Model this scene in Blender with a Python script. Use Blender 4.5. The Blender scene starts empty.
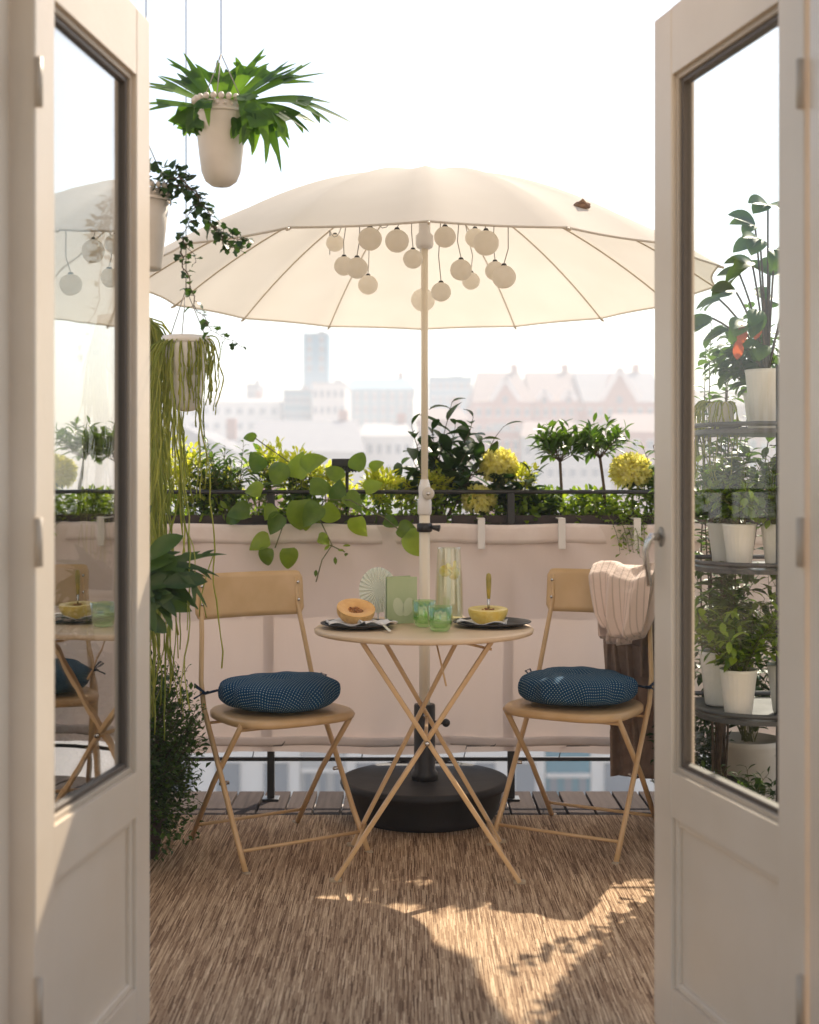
import bpy, math, random
from mathutils import Vector, Matrix, Quaternion
random.seed(7)
R = math.radians
sc = bpy.context.scene
col = sc.collection
rnd = random.random
def U(a, b): return a + (b - a) * random.random()
H = 1.155; F = 1353.0; CX = 409.5; HY = 478.0
def P(px, py, Y): return Vector(((px - CX) * Y / F, Y, H - (py - HY) * Y / F))

# ------------------------------------------------------------------ materials
def new_mat(name):
    m = bpy.data.materials.new(name); m.use_nodes = True
    nt = m.node_tree; nt.nodes.clear()
    out = nt.nodes.new('ShaderNodeOutputMaterial')
    return m, nt, out
def link(nt, a, b): nt.links.new(a, b)
def mat(name, c, rough=.5, metal=0, c2=None, scale=8, stretch=(1,1,1), bump=0, bscale=40, trans=0, spec=.5, coat=0, detail=5, contrast=(.35,.65)):
    m, nt, out = new_mat(name)
    p = nt.nodes.new('ShaderNodeBsdfPrincipled')
    p.inputs['Roughness'].default_value = rough; p.inputs['Metallic'].default_value = metal
    p.inputs['Specular IOR Level'].default_value = spec
    p.inputs['Coat Weight'].default_value = coat
    tc = nt.nodes.new('ShaderNodeTexCoord'); mp = nt.nodes.new('ShaderNodeMapping')
    mp.inputs['Scale'].default_value = stretch; link(nt, tc.outputs['Object'], mp.inputs[0])
    csock = None
    if c2:
        n = nt.nodes.new('ShaderNodeTexNoise'); n.inputs['Scale'].default_value = scale; n.inputs['Detail'].default_value = detail
        link(nt, mp.outputs[0], n.inputs['Vector'])
        r = nt.nodes.new('ShaderNodeValToRGB')
        r.color_ramp.elements[0].position, r.color_ramp.elements[1].position = contrast
        r.color_ramp.elements[0].color = (*c, 1); r.color_ramp.elements[1].color = (*c2, 1)
        link(nt, n.outputs[0], r.inputs[0]); csock = r.outputs[0]; link(nt, csock, p.inputs['Base Color'])
        mr = nt.nodes.new('ShaderNodeMapRange'); mr.inputs[3].default_value = max(rough-.1,.02); mr.inputs[4].default_value = min(rough+.12,1)
        link(nt, n.outputs[0], mr.inputs[0]); link(nt, mr.outputs[0], p.inputs['Roughness'])
    else: p.inputs['Base Color'].default_value = (*c, 1)
    if bump:
        n2 = nt.nodes.new('ShaderNodeTexNoise'); n2.inputs['Scale'].default_value = bscale; n2.inputs['Detail'].default_value = 6
        link(nt, mp.outputs[0], n2.inputs['Vector'])
        b = nt.nodes.new('ShaderNodeBump'); b.inputs['Strength'].default_value = bump; b.inputs['Distance'].default_value = .01
        link(nt, n2.outputs[0], b.inputs['Height']); link(nt, b.outputs[0], p.inputs['Normal'])
    last = p.outputs[0]
    if trans:
        t = nt.nodes.new('ShaderNodeBsdfTranslucent'); mx = nt.nodes.new('ShaderNodeMixShader'); mx.inputs[0].default_value = trans
        if csock: link(nt, csock, t.inputs[0])
        else: t.inputs[0].default_value = (*c, 1)
        link(nt, last, mx.inputs[1]); link(nt, t.outputs[0], mx.inputs[2]); last = mx.outputs[0]
    link(nt, last, out.inputs[0])
    return m
def leafmat(name, dark, light, trans=.35, rough=.4, tl=1.8, tint=(1.25,1.15,.5)):
    """foliage: each leaf its own tone, plus veins of noise and light shining through"""
    m, nt, out = new_mat(name)
    p = nt.nodes.new('ShaderNodeBsdfPrincipled'); p.inputs['Roughness'].default_value = rough; p.inputs['Specular IOR Level'].default_value = .4
    g = nt.nodes.new('ShaderNodeNewGeometry'); tc = nt.nodes.new('ShaderNodeTexCoord')
    n = nt.nodes.new('ShaderNodeTexNoise'); n.inputs['Scale'].default_value = 45; link(nt, tc.outputs['Object'], n.inputs['Vector'])
    a = nt.nodes.new('ShaderNodeMath'); a.operation = 'MULTIPLY_ADD'; a.inputs[1].default_value = .35
    link(nt, n.outputs[0], a.inputs[0])
    s = nt.nodes.new('ShaderNodeMath'); s.operation = 'MULTIPLY_ADD'; s.inputs[1].default_value = .9; s.inputs[2].default_value = -.12
    link(nt, g.outputs['Random Per Island'], s.inputs[0]); link(nt, s.outputs[0], a.inputs[2])
    r = nt.nodes.new('ShaderNodeValToRGB'); r.color_ramp.elements[0].color = (*dark, 1); r.color_ramp.elements[1].color = (*light, 1)
    link(nt, a.outputs[0], r.inputs[0]); link(nt, r.outputs[0], p.inputs['Base Color'])
    v = nt.nodes.new('ShaderNodeMixRGB'); v.blend_type = 'MULTIPLY'; v.inputs[0].default_value = 1
    v.inputs[2].default_value = (tl*tint[0], tl*tint[1], tl*tint[2], 1); link(nt, r.outputs[0], v.inputs[1])
    t = nt.nodes.new('ShaderNodeBsdfTranslucent'); link(nt, v.outputs[0], t.inputs[0])
    mx = nt.nodes.new('ShaderNodeMixShader'); mx.inputs[0].default_value = trans
    link(nt, p.outputs[0], mx.inputs[1]); link(nt, t.outputs[0], mx.inputs[2]); link(nt, mx.outputs[0], out.inputs[0])
    return m
def glassmat(name, tint=(1,1,1), f0=.04, gain=1.0, rough=0.0, base=.0):
    m, nt, out = new_mat(name)
    lw = nt.nodes.new('ShaderNodeLayerWeight'); lw.inputs[0].default_value = .5
    pw = nt.nodes.new('ShaderNodeMath'); pw.operation = 'POWER'; pw.inputs[1].default_value = 4.2; link(nt, lw.outputs['Facing'], pw.inputs[0])
    ml = nt.nodes.new('ShaderNodeMath'); ml.operation = 'MULTIPLY_ADD'; ml.inputs[1].default_value = gain; ml.inputs[2].default_value = f0; ml.use_clamp = True
    link(nt, pw.outputs[0], ml.inputs[0])
    t = nt.nodes.new('ShaderNodeBsdfTransparent'); t.inputs[0].default_value = (*tint, 1)
    g = nt.nodes.new('ShaderNodeBsdfGlossy'); g.inputs['Roughness'].default_value = rough; g.inputs[0].default_value = (1,1,1,1)
    tc = nt.nodes.new('ShaderNodeTexCoord'); nz = nt.nodes.new('ShaderNodeTexNoise'); nz.inputs['Scale'].default_value = 5
    link(nt, tc.outputs['Object'], nz.inputs['Vector'])
    b = nt.nodes.new('ShaderNodeBump'); b.inputs['Strength'].default_value = .02; b.inputs['Distance'].default_value = .02
    link(nt, nz.outputs[0], b.inputs['Height']); link(nt, b.outputs[0], g.inputs['Normal'])
    mx = nt.nodes.new('ShaderNodeMixShader'); link(nt, ml.outputs[0], mx.inputs[0]); link(nt, t.outputs[0], mx.inputs[1]); link(nt, g.outputs[0], mx.inputs[2])
    link(nt, mx.outputs[0], out.inputs[0])
    return m

M = {}
M['door'] = mat('door_paint', (.70,.585,.45), .38, c2=(.76,.65,.52), scale=3, bump=.05, bscale=60)
M['gasket'] = mat('brown_bead', (.10,.075,.055), .5)
M['bead'] = mat('bead_paint', (.50,.41,.31), .4)
M['glass'] = glassmat('window_glass', (.94,.96,.95), .02, .28)
M['glass_dimmed'] = glassmat('dimmed_window_glass', (.62,.64,.62), .12, 1.9)  # left pane: dimmer sky and stronger reflections put into its tint and gain
M['wall'] = mat('house_plaster', (.50,.43,.38), .8, c2=(.56,.49,.44), scale=4, bump=.1)
M['metal_beige'] = mat('beige_lacquer', (.62,.40,.19), .35, c2=(.69,.46,.24), scale=12, coat=.2, bump=.02)
M['table_top'] = mat('beige_tabletop', (.68,.49,.30), .38, c2=(.74,.55,.36), scale=9, bump=.03)
M['foot'] = mat('beige_plastic_foot', (.42,.33,.22), .5)
M['black'] = mat('black_metal', (.012,.012,.013), .4, c2=(.022,.02,.02), scale=20)
M['base'] = mat('dark_rubber', (.008,.008,.010), .6, c2=(.018,.017,.019), scale=14, bump=.08)
M['pole'] = mat('cream_pole', (.84,.74,.58), .35)
M['canopy'] = mat('canopy_cloth', (.72,.66,.565), .9, c2=(.76,.70,.605), scale=5, trans=.37, bump=.06, bscale=250)
M['rib'] = mat('rib', (.55,.46,.34), .5)
M['screen'] = mat('warm_light_canvas', (.77,.64,.575), .9, c2=(.82,.70,.64), scale=2.5, trans=.09, stretch=(1,1,.35), bump=.35, bscale=9)  # white canvas with the warm light mixed into its base colour
M['hem'] = mat('canvas_hem', (.78,.66,.60), .9, c2=(.83,.72,.66), scale=20, bump=.05)
M['cream_pot'] = mat('cream_pot', (.62,.56,.48), .5, c2=(.68,.62,.54), scale=12, bump=.04)
M['white_pot'] = mat('white_pot', (.80,.76,.68), .4, c2=(.82,.79,.74), scale=10)
M['dark_pot'] = mat('dark_pot', (.03,.022,.02), .6, c2=(.06,.04,.035), scale=20)
M['soil'] = mat('soil', (.02,.013,.008), .95, c2=(.06,.04,.025), scale=80, bump=.6, bscale=120)
M['cord'] = mat('cord', (.35,.33,.30), .6)
M['wire'] = mat('dark_wire', (.04,.04,.04), .5)
M['lantern'] = mat('lantern_cloth', (.96,.915,.83), .8, c2=(.98,.94,.87), scale=60, trans=.7, bump=.2, bscale=150)
M['stem'] = mat('green_stem', (.10,.12,.04), .6, c2=(.16,.15,.05), scale=20)
M['bark'] = mat('brown_stem', (.07,.045,.03), .8, c2=(.12,.08,.05), scale=40)
M['plate'] = mat('dark_plate', (.014,.014,.016), .38, c2=(.028,.026,.025), scale=20)
M['napkin'] = mat('white_napkin', (.75,.73,.70), .9, bump=.2, bscale=200)
M['rind'] = mat('melon_rind', (.55,.30,.09), .55, c2=(.72,.46,.18), scale=60, bump=.4, bscale=120)
M['flesh'] = mat('melon_flesh', (.78,.40,.12), .45, c2=(.85,.50,.18), scale=40, bump=.2)
M['flesh2'] = mat('melon_pale_flesh', (.80,.60,.16), .45, c2=(.85,.68,.28), scale=40, bump=.2)
M['rind2'] = mat('melon_yellow_rind', (.78,.55,.10), .5, c2=(.82,.64,.20), scale=60, bump=.3, bscale=120)
M['seed'] = mat('melon_seeds', (.28,.10,.03), .4, c2=(.55,.25,.08), scale=90, bump=.6, bscale=200)
M['steel'] = mat('steel', (.6,.58,.55), .25, metal=1)
M['greenglass'] = glassmat('green_glass', (.70,.88,.60), .14, 1.1, .02)
M['clearglass'] = glassmat('clear_glass', (.95,.97,.92), .09, 1.1, .02)
M['water'] = glassmat('lemon_water', (.96,.97,.90), .03, .3)
M['lemon'] = mat('lemon', (.85,.62,.05), .4, c2=(.88,.75,.25), scale=80)
M['card'] = mat('green_card', (.42,.50,.27), .8, c2=(.50,.57,.34), scale=9)
M['card_leaf'] = mat('card_print', (.62,.66,.45), .8)
M['paper'] = mat('white_paper', (.84,.86,.76), .9, trans=.2)
M['amber'] = mat('amber_handle', (.45,.32,.05), .3, c2=(.25,.22,.05), scale=30)
M['brown_throw'] = mat('brown_throw', (.24,.165,.125), .95, c2=(.31,.22,.17), scale=30, bump=.5, bscale=200)
M['rack'] = mat('rack_metal', (.05,.05,.052), .4, c2=(.08,.08,.08), scale=10)
M['navy_tie'] = mat('navy_tie', (.01,.03,.07), .9)
M['patch'] = mat('leather_toggle', (.16,.09,.055), .7, c2=(.30,.19,.12), scale=60)
M['beam'] = mat('pale_beam', (.6,.55,.5), .6, c2=(.66,.6,.55), scale=8, stretch=(10,1,10))
M['white_plastic'] = mat('white_plastic', (.78,.74,.70), .4)
M['floor'] = mat('oak_floor', (.18,.11,.07), .4, c2=(.26,.17,.11), scale=6, stretch=(8,.8,1))
M['red'] = leafmat('red_leaf', (.35,.05,.02), (.5,.14,.06), .3)
L = {}
L['dark'] = leafmat('leaf_dark', (.012,.035,.010), (.035,.085,.016), .25)
L['box'] = leafmat('leaf_box', (.022,.058,.012), (.075,.15,.025), .32)
L['mid'] = leafmat('leaf_mid', (.03,.075,.012), (.09,.17,.025), .35)
L['fresh'] = leafmat('leaf_fresh', (.04,.10,.012), (.26,.37,.04), .42, .28)
L['lime'] = leafmat('leaf_lime', (.32,.40,.04), (.62,.64,.12), .55, tl=1.25)
L['fern'] = leafmat('leaf_fern', (.03,.085,.012), (.12,.24,.03), .5)
L['blue'] = leafmat('leaf_bluegreen', (.022,.055,.014), (.07,.13,.025), .35, .3)
L['strand'] = leafmat('leaf_strand', (.22,.28,.05), (.50,.52,.16), .5, tl=1.4)
L['chrys'] = leafmat('petal_yellow', (.80,.78,.22), (.90,.88,.48), .6, tl=1.0, tint=(1.05,1,.5), rough=.7)

def rugmat():
    m, nt, out = new_mat('rug_weave')
    p = nt.nodes.new('ShaderNodeBsdfPrincipled'); p.inputs['Roughness'].default_value = .95; p.inputs['Specular IOR Level'].default_value = .15
    tc = nt.nodes.new('ShaderNodeTexCoord')
    sep = nt.nodes.new('ShaderNodeSeparateXYZ'); link(nt, tc.outputs['Object'], sep.inputs[0])
    def mth(op, a, b=None, c=None):
        k = nt.nodes.new('ShaderNodeMath'); k.operation = op
        for i, q in enumerate((a, b, c)):
            if q is None: continue
            if isinstance(q, (int, float)): k.inputs[i].default_value = q
            else: link(nt, q, k.inputs[i])
        return k.outputs[0]
    def threads(fx, fy, skew):
        xs = mth('MULTIPLY_ADD', sep.outputs[1], skew, sep.outputs[0])
        xc = mth('FLOOR', mth('MULTIPLY', xs, fx))
        w1 = nt.nodes.new('ShaderNodeTexWhiteNoise'); w1.noise_dimensions = '1D'; link(nt, xc, w1.inputs['W'])
        yc = mth('FLOOR', mth('MULTIPLY_ADD', w1.outputs[0], 17.3, mth('MULTIPLY', sep.outputs[1], fy)))
        cb = nt.nodes.new('ShaderNodeCombineXYZ'); link(nt, xc, cb.inputs[0]); link(nt, yc, cb.inputs[1])
        w2 = nt.nodes.new('ShaderNodeTexWhiteNoise'); w2.noise_dimensions = '2D'; link(nt, cb.outputs[0], w2.inputs['Vector'])
        return w2.outputs[0]
    v = mth('ADD', mth('MULTIPLY', threads(330, 8.0, .004), .5), mth('MULTIPLY', threads(560, 15.0, -.003), .5))
    n = nt.nodes.new('ShaderNodeTexNoise'); n.inputs['Scale'].default_value = 3.0; n.inputs['Detail'].default_value = 5; link(nt, tc.outputs['Object'], n.inputs['Vector'])
    v2 = mth('ADD', v, mth('MULTIPLY_ADD', n.outputs[0], .34, -.17))
    r = nt.nodes.new('ShaderNodeValToRGB'); cr = r.color_ramp
    cr.elements[0].position = .08; cr.elements[0].color = (.12,.068,.04,1); cr.elements[1].position = .95; cr.elements[1].color = (.74,.56,.37,1)
    e = cr.elements.new(.35); e.color = (.30,.19,.115,1); e = cr.elements.new(.60); e.color = (.47,.325,.20,1)
    link(nt, v2, r.inputs[0]); link(nt, r.outputs[0], p.inputs['Base Color'])
    rib = mth('SINE', mth('MULTIPLY', sep.outputs[1], 900.0))
    hgt = mth('MULTIPLY_ADD', rib, .25, v)
    bp = nt.nodes.new('ShaderNodeBump'); bp.inputs['Strength'].default_value = .5; bp.inputs['Distance'].default_value = .003
    link(nt, hgt, bp.inputs['Height']); link(nt, bp.outputs[0], p.inputs['Normal']); link(nt, p.outputs[0], out.inputs[0])
    return m
M['rug'] = rugmat()
def deckmat():
    m, nt, out = new_mat('deck_wood')
    p = nt.nodes.new('ShaderNodeBsdfPrincipled'); p.inputs['Roughness'].default_value = .9; p.inputs['Specular IOR Level'].default_value = .08
    g = nt.nodes.new('ShaderNodeNewGeometry'); tc = nt.nodes.new('ShaderNodeTexCoord')
    mp = nt.nodes.new('ShaderNodeMapping'); mp.inputs['Scale'].default_value = (60, 3, 1); link(nt, tc.outputs['Object'], mp.inputs[0])
    n = nt.nodes.new('ShaderNodeTexNoise'); n.inputs['Scale'].default_value = 1; n.inputs['Detail'].default_value = 4; link(nt, mp.outputs[0], n.inputs['Vector'])
    a = nt.nodes.new('ShaderNodeMath'); a.operation = 'MULTIPLY_ADD'; a.inputs[1].default_value = .5
    link(nt, g.outputs['Random Per Island'], a.inputs[0]); link(nt, n.outputs[0], a.inputs[2])
    r = nt.nodes.new('ShaderNodeValToRGB'); r.color_ramp.elements[0].position = .3; r.color_ramp.elements[1].position = 1.0
    r.color_ramp.elements[0].color = (.022,.016,.015,1); r.color_ramp.elements[1].color = (.07,.053,.047,1)
    link(nt, a.outputs[0], r.inputs[0]); link(nt, r.outputs[0], p.inputs['Base Color'])
    bp = nt.nodes.new('ShaderNodeBump'); bp.inputs['Strength'].default_value = .3; bp.inputs['Distance'].default_value = .004
    link(nt, n.outputs[0], bp.inputs['Height']); link(nt, bp.outputs[0], p.inputs['Normal']); link(nt, p.outputs[0], out.inputs[0])
    return m
M['deck'] = deckmat()
def cushionmat():
    m, nt, out = new_mat('dotted_navy_cotton')
    p = nt.nodes.new('ShaderNodeBsdfPrincipled'); p.inputs['Roughness'].default_value = .9; p.inputs['Specular IOR Level'].default_value = .15
    uv = nt.nodes.new('ShaderNodeUVMap'); uv.uv_map = 'UVMap'
    sep = nt.nodes.new('ShaderNodeSeparateXYZ'); link(nt, uv.outputs[0], sep.inputs[0])
    def sn(sock, k, ph):
        a = nt.nodes.new('ShaderNodeMath'); a.operation = 'MULTIPLY_ADD'; a.inputs[1].default_value = k; a.inputs[2].default_value = ph; link(nt, sock, a.inputs[0])
        s = nt.nodes.new('ShaderNodeMath'); s.operation = 'SINE'; link(nt, a.outputs[0], s.inputs[0]); return s.outputs[0]
    mu = nt.nodes.new('ShaderNodeMath'); mu.operation = 'MULTIPLY'
    link(nt, sn(sep.outputs[0], 520, 0), mu.inputs[0]); link(nt, sn(sep.outputs[1], 520, .3), mu.inputs[1])
    r = nt.nodes.new('ShaderNodeValToRGB'); r.color_ramp.elements[0].position = .62; r.color_ramp.elements[1].position = .82
    r.color_ramp.elements[0].color = (.008,.055,.125,1); r.color_ramp.elements[1].color = (.40,.52,.52,1)
    link(nt, mu.outputs[0], r.inputs[0]); link(nt, r.outputs[0], p.inputs['Base Color'])
    bp = nt.nodes.new('ShaderNodeBump'); bp.inputs['Strength'].default_value = .25; bp.inputs['Distance'].default_value = .003
    link(nt, mu.outputs[0], bp.inputs['Height']); link(nt, bp.outputs[0], p.inputs['Normal']); link(nt, p.outputs[0], out.inputs[0])
    return m
M['cushion'] = cushionmat()
def stripemat():
    m, nt, out = new_mat('cream_striped_wool')
    p = nt.nodes.new('ShaderNodeBsdfPrincipled'); p.inputs['Roughness'].default_value = .95; p.inputs['Sheen Weight'].default_value = .3
    uv = nt.nodes.new('ShaderNodeUVMap'); uv.uv_map = 'UVMap'
    w = nt.nodes.new('ShaderNodeTexWave'); w.inputs['Scale'].default_value = 1.6; w.inputs['Distortion'].default_value = .1; link(nt, uv.outputs[0], w.inputs['Vector'])
    r = nt.nodes.new('ShaderNodeValToRGB'); r.color_ramp.elements[0].position = .06; r.color_ramp.elements[1].position = .14
    r.color_ramp.elements[0].color = (.54,.41,.33,1); r.color_ramp.elements[1].color = (.72,.56,.47,1)
    link(nt, w.outputs[0], r.inputs[0]); link(nt, r.outputs[0], p.inputs['Base Color'])
    n = nt.nodes.new('ShaderNodeTexNoise'); n.inputs['Scale'].default_value = 120; tc = nt.nodes.new('ShaderNodeTexCoord'); link(nt, tc.outputs['Object'], n.inputs['Vector'])
    bp = nt.nodes.new('ShaderNodeBump'); bp.inputs['Strength'].default_value = .4; bp.inputs['Distance'].default_value = .004
    link(nt, n.outputs[0], bp.inputs['Height']); link(nt, bp.outputs[0], p.inputs['Normal']); link(nt, p.outputs[0], out.inputs[0])
    return m
M['stripe'] = stripemat()

# ------------------------------------------------------------------ geometry helpers
def frame(d):
    d = d.normalized(); a = Vector((0,0,1)) if abs(d.z) < .95 else Vector((1,0,0))
    x = d.cross(a).normalized(); return x, x.cross(d).normalized()
class MB:
    def __init__(s): s.v = []; s.f = []; s.uv = None
    def add(s, vs, fs):
        n = len(s.v); s.v += [Vector(v) for v in vs]; s.f += [tuple(i + n for i in f) for f in fs]; return s
    def box(s, c, sz, rz=0):
        x, y, z = (k/2 for k in sz); c = Vector(c); q = Matrix.Rotation(rz, 3, 'Z')
        vs = [c + q @ Vector((a*x, b*y, d*z)) for a, b, d in ((-1,-1,-1),(1,-1,-1),(1,1,-1),(-1,1,-1),(-1,-1,1),(1,-1,1),(1,1,1),(-1,1,1))]
        return s.add(vs, [(0,3,2,1),(4,5,6,7),(0,1,5,4),(1,2,6,5),(2,3,7,6),(3,0,4,7)])
    def bar(s, a, b, w, t, up=(0,0,1)):
        a, b = Vector(a), Vector(b); d = (b-a).normalized(); x = d.cross(Vector(up)).normalized(); y = x.cross(d)
        vs = [p + x*i*w/2 + y*j*t/2 for p in (a, b) for i, j in ((-1,-1),(1,-1),(1,1),(-1,1))]
        return s.add(vs, [(0,1,2,3),(7,6,5,4),(0,4,5,1),(1,5,6,2),(2,6,7,3),(3,7,4,0)])
    def tube(s, pts, r, n=8, caps=True):
        pts = [Vector(p) for p in pts]; m = len(pts)
        if not hasattr(r, '__len__'): r = [r]*m
        x = None; vs = []
        for i, p in enumerate(pts):
            d = (pts[min(i+1, m-1)] - pts[max(i-1, 0)]).normalized()
            if x is None: x, y = frame(d)
            else: x = (x - d*x.dot(d)).normalized(); y = d.cross(x)
            if x.length < .5: x, y = frame(d)
            y = d.cross(x)
            for k in range(n):
                a = 2*math.pi*k/n; vs.append(p + (x*math.cos(a) + y*math.sin(a))*r[i])
        fs = [(i*n+k, i*n+(k+1)%n, (i+1)*n+(k+1)%n, (i+1)*n+k) for i in range(m-1) for k in range(n)]
        if caps: fs += [tuple(range(n))[::-1], tuple((m-1)*n+k for k in range(n))]
        return s.add(vs, fs)
    def lathe(s, prof, c=(0,0,0), n=32, caps=True, rf=None, ax=None):
        c = Vector(c); vs = []
        for i, (r, z) in enumerate(prof):
            for k in range(n):
                a = 2*math.pi*k/n; rr = r*(rf(a, i) if rf else 1)
                v = Vector((rr*math.cos(a), rr*math.sin(a), z)); vs.append(c + (ax @ v if ax else v))
        m = len(prof)
        fs = [(i*n+k, i*n+(k+1)%n, (i+1)*n+(k+1)%n, (i+1)*n+k) for i in range(m-1) for k in range(n)]
        if caps: fs += [tuple(range(n))[::-1], tuple((m-1)*n+k for k in range(n))]
        return s.add(vs, fs)
    def ball(s, c, r, n=16, m=10, sx=1, sy=1, sz=1, lump=0):
        prof = [(max(math.sin(math.pi*i/m), .001)*r, -math.cos(math.pi*i/m)*r*sz) for i in range(m+1)]
        k = len(s.v); s.lathe(prof, c, n, False)
        c = Vector(c)
        for i in range(k, len(s.v)):
            d = s.v[i]-c; d.x *= sx; d.y *= sy; s.v[i] = c + d*(1+U(-lump, lump))
        return s
    def grid(s, fn, nu, nv, wrap=False):
        vs = [fn(i/nu, j/nv) for j in range(nv+1) for i in range(nu+1)]
        w = nu+1
        return s.add(vs, [(j*w+i, j*w+i+1, (j+1)*w+i+1, (j+1)*w+i) for j in range(nv) for i in range(nu)])
    def leaf(s, b, d, up, Ln, W, shape='oval', bend=.3, fold=.25, seg=4, curl=0):
        b = Vector(b); d = Vector(d).normalized(); up = Vector(up); side = d.cross(up)
        if side.length < 1e-3: side = frame(d)[0]
        side.normalize(); nrm = side.cross(d).normalized()
        prof = SH[shape]; p = b.copy(); vs = []; st = Ln/seg
        for i in range(seg+1):
            t = i/seg
            w = prof(t)*W/2
            vs += [p - side*w + nrm*w*fold, p.copy(), p + side*w + nrm*w*fold]
            ang = -bend/seg
            q = Quaternion(side, ang); d = q @ d; nrm = q @ nrm
            if curl: q = Quaternion(d, curl/seg); side = q @ side; nrm = q @ nrm
            p = p + d*st
        fs = []
        for i in range(seg):
            a = i*3; fs += [(a, a+1, a+4, a+3), (a+1, a+2, a+5, a+4)]
        return s.add(vs, fs)
    def build(s, name, m, parent=None, smooth=False, bevel=0, solid=0, sub=0, segs=2):
        if not s.v: s.add([(0,0,0),(0.001,0,0),(0,.001,0)], [(0,1,2)])
        if parent is None:
            xs = [v.x for v in s.v]; ys = [v.y for v in s.v]; zs = [v.z for v in s.v]
            o = Vector(((min(xs)+max(xs))/2, (min(ys)+max(ys))/2, min(zs))); loc = o
        else:
            o = Vector((0,0,0)); q = parent
            while q is not None:
                if not q.get('_local'): o = o + q.location
                q = q.parent
            loc = Vector((0,0,0))
            if parent.get('_local'): o = Vector((0,0,0))
        me = bpy.data.meshes.new(name); me.from_pydata([tuple(v-o) for v in s.v], [], s.f)
        if s.uv:
            ul = me.uv_layers.new(name='UVMap')
            for lp in me.loops: ul.data[lp.index].uv = s.uv[lp.vertex_index]
        if smooth:
            me.polygons.foreach_set('use_smooth', [True]*len(me.polygons))
        me.materials.append(m); me.update()
        ob = bpy.data.objects.new(name, me); col.objects.link(ob); ob.location = loc; ob.parent = parent
        if parent is not None and parent.get('_local'): ob['_local'] = 1
        if solid: k = ob.modifiers.new('solid', 'SOLIDIFY'); k.thickness = solid; k.offset = 0
        if bevel: k = ob.modifiers.new('bevel', 'BEVEL'); k.width = bevel; k.segments = segs; k.limit_method = 'ANGLE'; k.angle_limit = R(40)
        if sub: k = ob.modifiers.new('sub', 'SUBSURF'); k.levels = sub; k.render_levels = sub
        return ob
SH = {
 'oval': lambda t: math.sin(math.pi*min(1, .04+t*.96))**.8,
 'lance': lambda t: (math.sin(math.pi*(.03+t*.97))**1.0) if t < .99 else 0.02,
 'heart': lambda t: max(.02, math.sin(math.pi*min(1, (.06+.94*t)**.58))**.85),
 'strap': lambda t: .5+.5*math.sin(math.pi*min(1, .1+.8*t)) if t < .98 else .1,
 'petal': lambda t: .5+.5*t if t < .9 else .3,
 'needle': lambda t: 1-.5*t,
 'ivy': lambda t: (.2, 1.0, .55, .6, .02)[min(4, int(round(t*4)))],
}
def thing(name, label, cat, loc=(0,0,0), group=None, rz=0, local=False):
    o = bpy.data.objects.new(name, None); col.objects.link(o); o.location = loc; o.rotation_euler = (0,0,rz); o.empty_display_size = .05
    o['label'] = label; o['category'] = cat
    if group: o['group'] = group
    if local: o['_local'] = 1
    return o
def tag(o, label, cat, group=None):
    o['label'] = label; o['category'] = cat
    if group: o['group'] = group
    return o
def struct(o, kind='structure'): o['kind'] = kind; return o
def copy_tree(o, parent=None):
    c = o.copy(); col.objects.link(c); c.parent = parent
    for ch in list(o.children): copy_tree(ch, c)
    return c

# ------------------------------------------------------------------ plant helpers
def rdir(zmin=-1, zmax=1):
    z = U(zmin, zmax); a = U(0, 2*math.pi); r = math.sqrt(max(0, 1-z*z)); return Vector((r*math.cos(a), r*math.sin(a), z))
def curve(p, d, ln, grav=0., n=8, wob=.15):
    p = Vector(p); d = Vector(d).normalized(); pts = [p.copy()]; st = ln/n
    for i in range(n):
        d = (d + Vector((U(-wob,wob), U(-wob,wob), U(-wob,wob)*.6 - grav))).normalized(); p = p + d*st; pts.append(p.copy())
    return pts
def at(pts, t):
    k = min(t, .9999)*(len(pts)-1); i = int(k); f = k-i
    return pts[i].lerp(pts[i+1], f), (pts[i+1]-pts[i]).normalized()
def leafy(ml, ms, pts, r, n, Ln, W, shape='oval', t0=.15, out=.8, upb=.3, bend=.5, fold=.3, pet=0, seg=4, jitter=.25, big=1.0):
    """a stem with leaves alternating along it"""
    m = len(pts); ms.tube(pts, [r*(1-.7*i/(m-1)) for i in range(m)], 5)
    ph = U(0, 6.28)
    for i in range(n):
        t = t0 + (1-t0)*i/max(1, n-1); p, d = at(pts, t); x, y = frame(d); a = ph + i*2.4
        o = (x*math.cos(a)+y*math.sin(a))
        dd = (d*(1-out) + o*out + Vector((0,0,upb)) + rdir()*jitter).normalized()
        s = U(.7, 1.15)*(big if i % 2 else 1)*(1-.25*(t > .9))
        b = p + dd*pet*s
        if pet: ms.tube([p, b], r*.4, 4, False)
        ml.leaf(b, dd, Vector((0,0,1))+rdir()*.3, Ln*s, W*s, shape, bend*U(.4,1.6), fold, seg)
def bush(ml, c, rad, n, Ln, W, shape='oval', outb=.8, upb=.3, bend=.4, shell=.35, zmin=-1, seg=3, lump=.25, cut=None):
    """many leaves through an uneven ellipsoid volume"""
    c = Vector(c); lobes = [(rdir(), U(.6, 1.3)) for _ in range(9)]
    k = 0
    while k < n:
        d = rdir(zmin, 1); f = 1 + lump*sum((w-1)*max(0, d.dot(q))**3 for q, w in lobes)
        t = (shell + (1-shell)*rnd()**.7)*f*U(.85, 1.12)
        p = c + Vector((d.x*rad[0], d.y*rad[1], d.z*rad[2]))*t
        k += 1
        if cut and cut(p): continue
        dd = (d*outb + Vector((0,0,upb)) + rdir()*.7).normalized(); s = U(.6, 1.2)
        ml.leaf(p, dd, Vector((0,0,1))+rdir()*.5, Ln*s, W*s, shape, bend*U(0,2), .3, seg)

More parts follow.
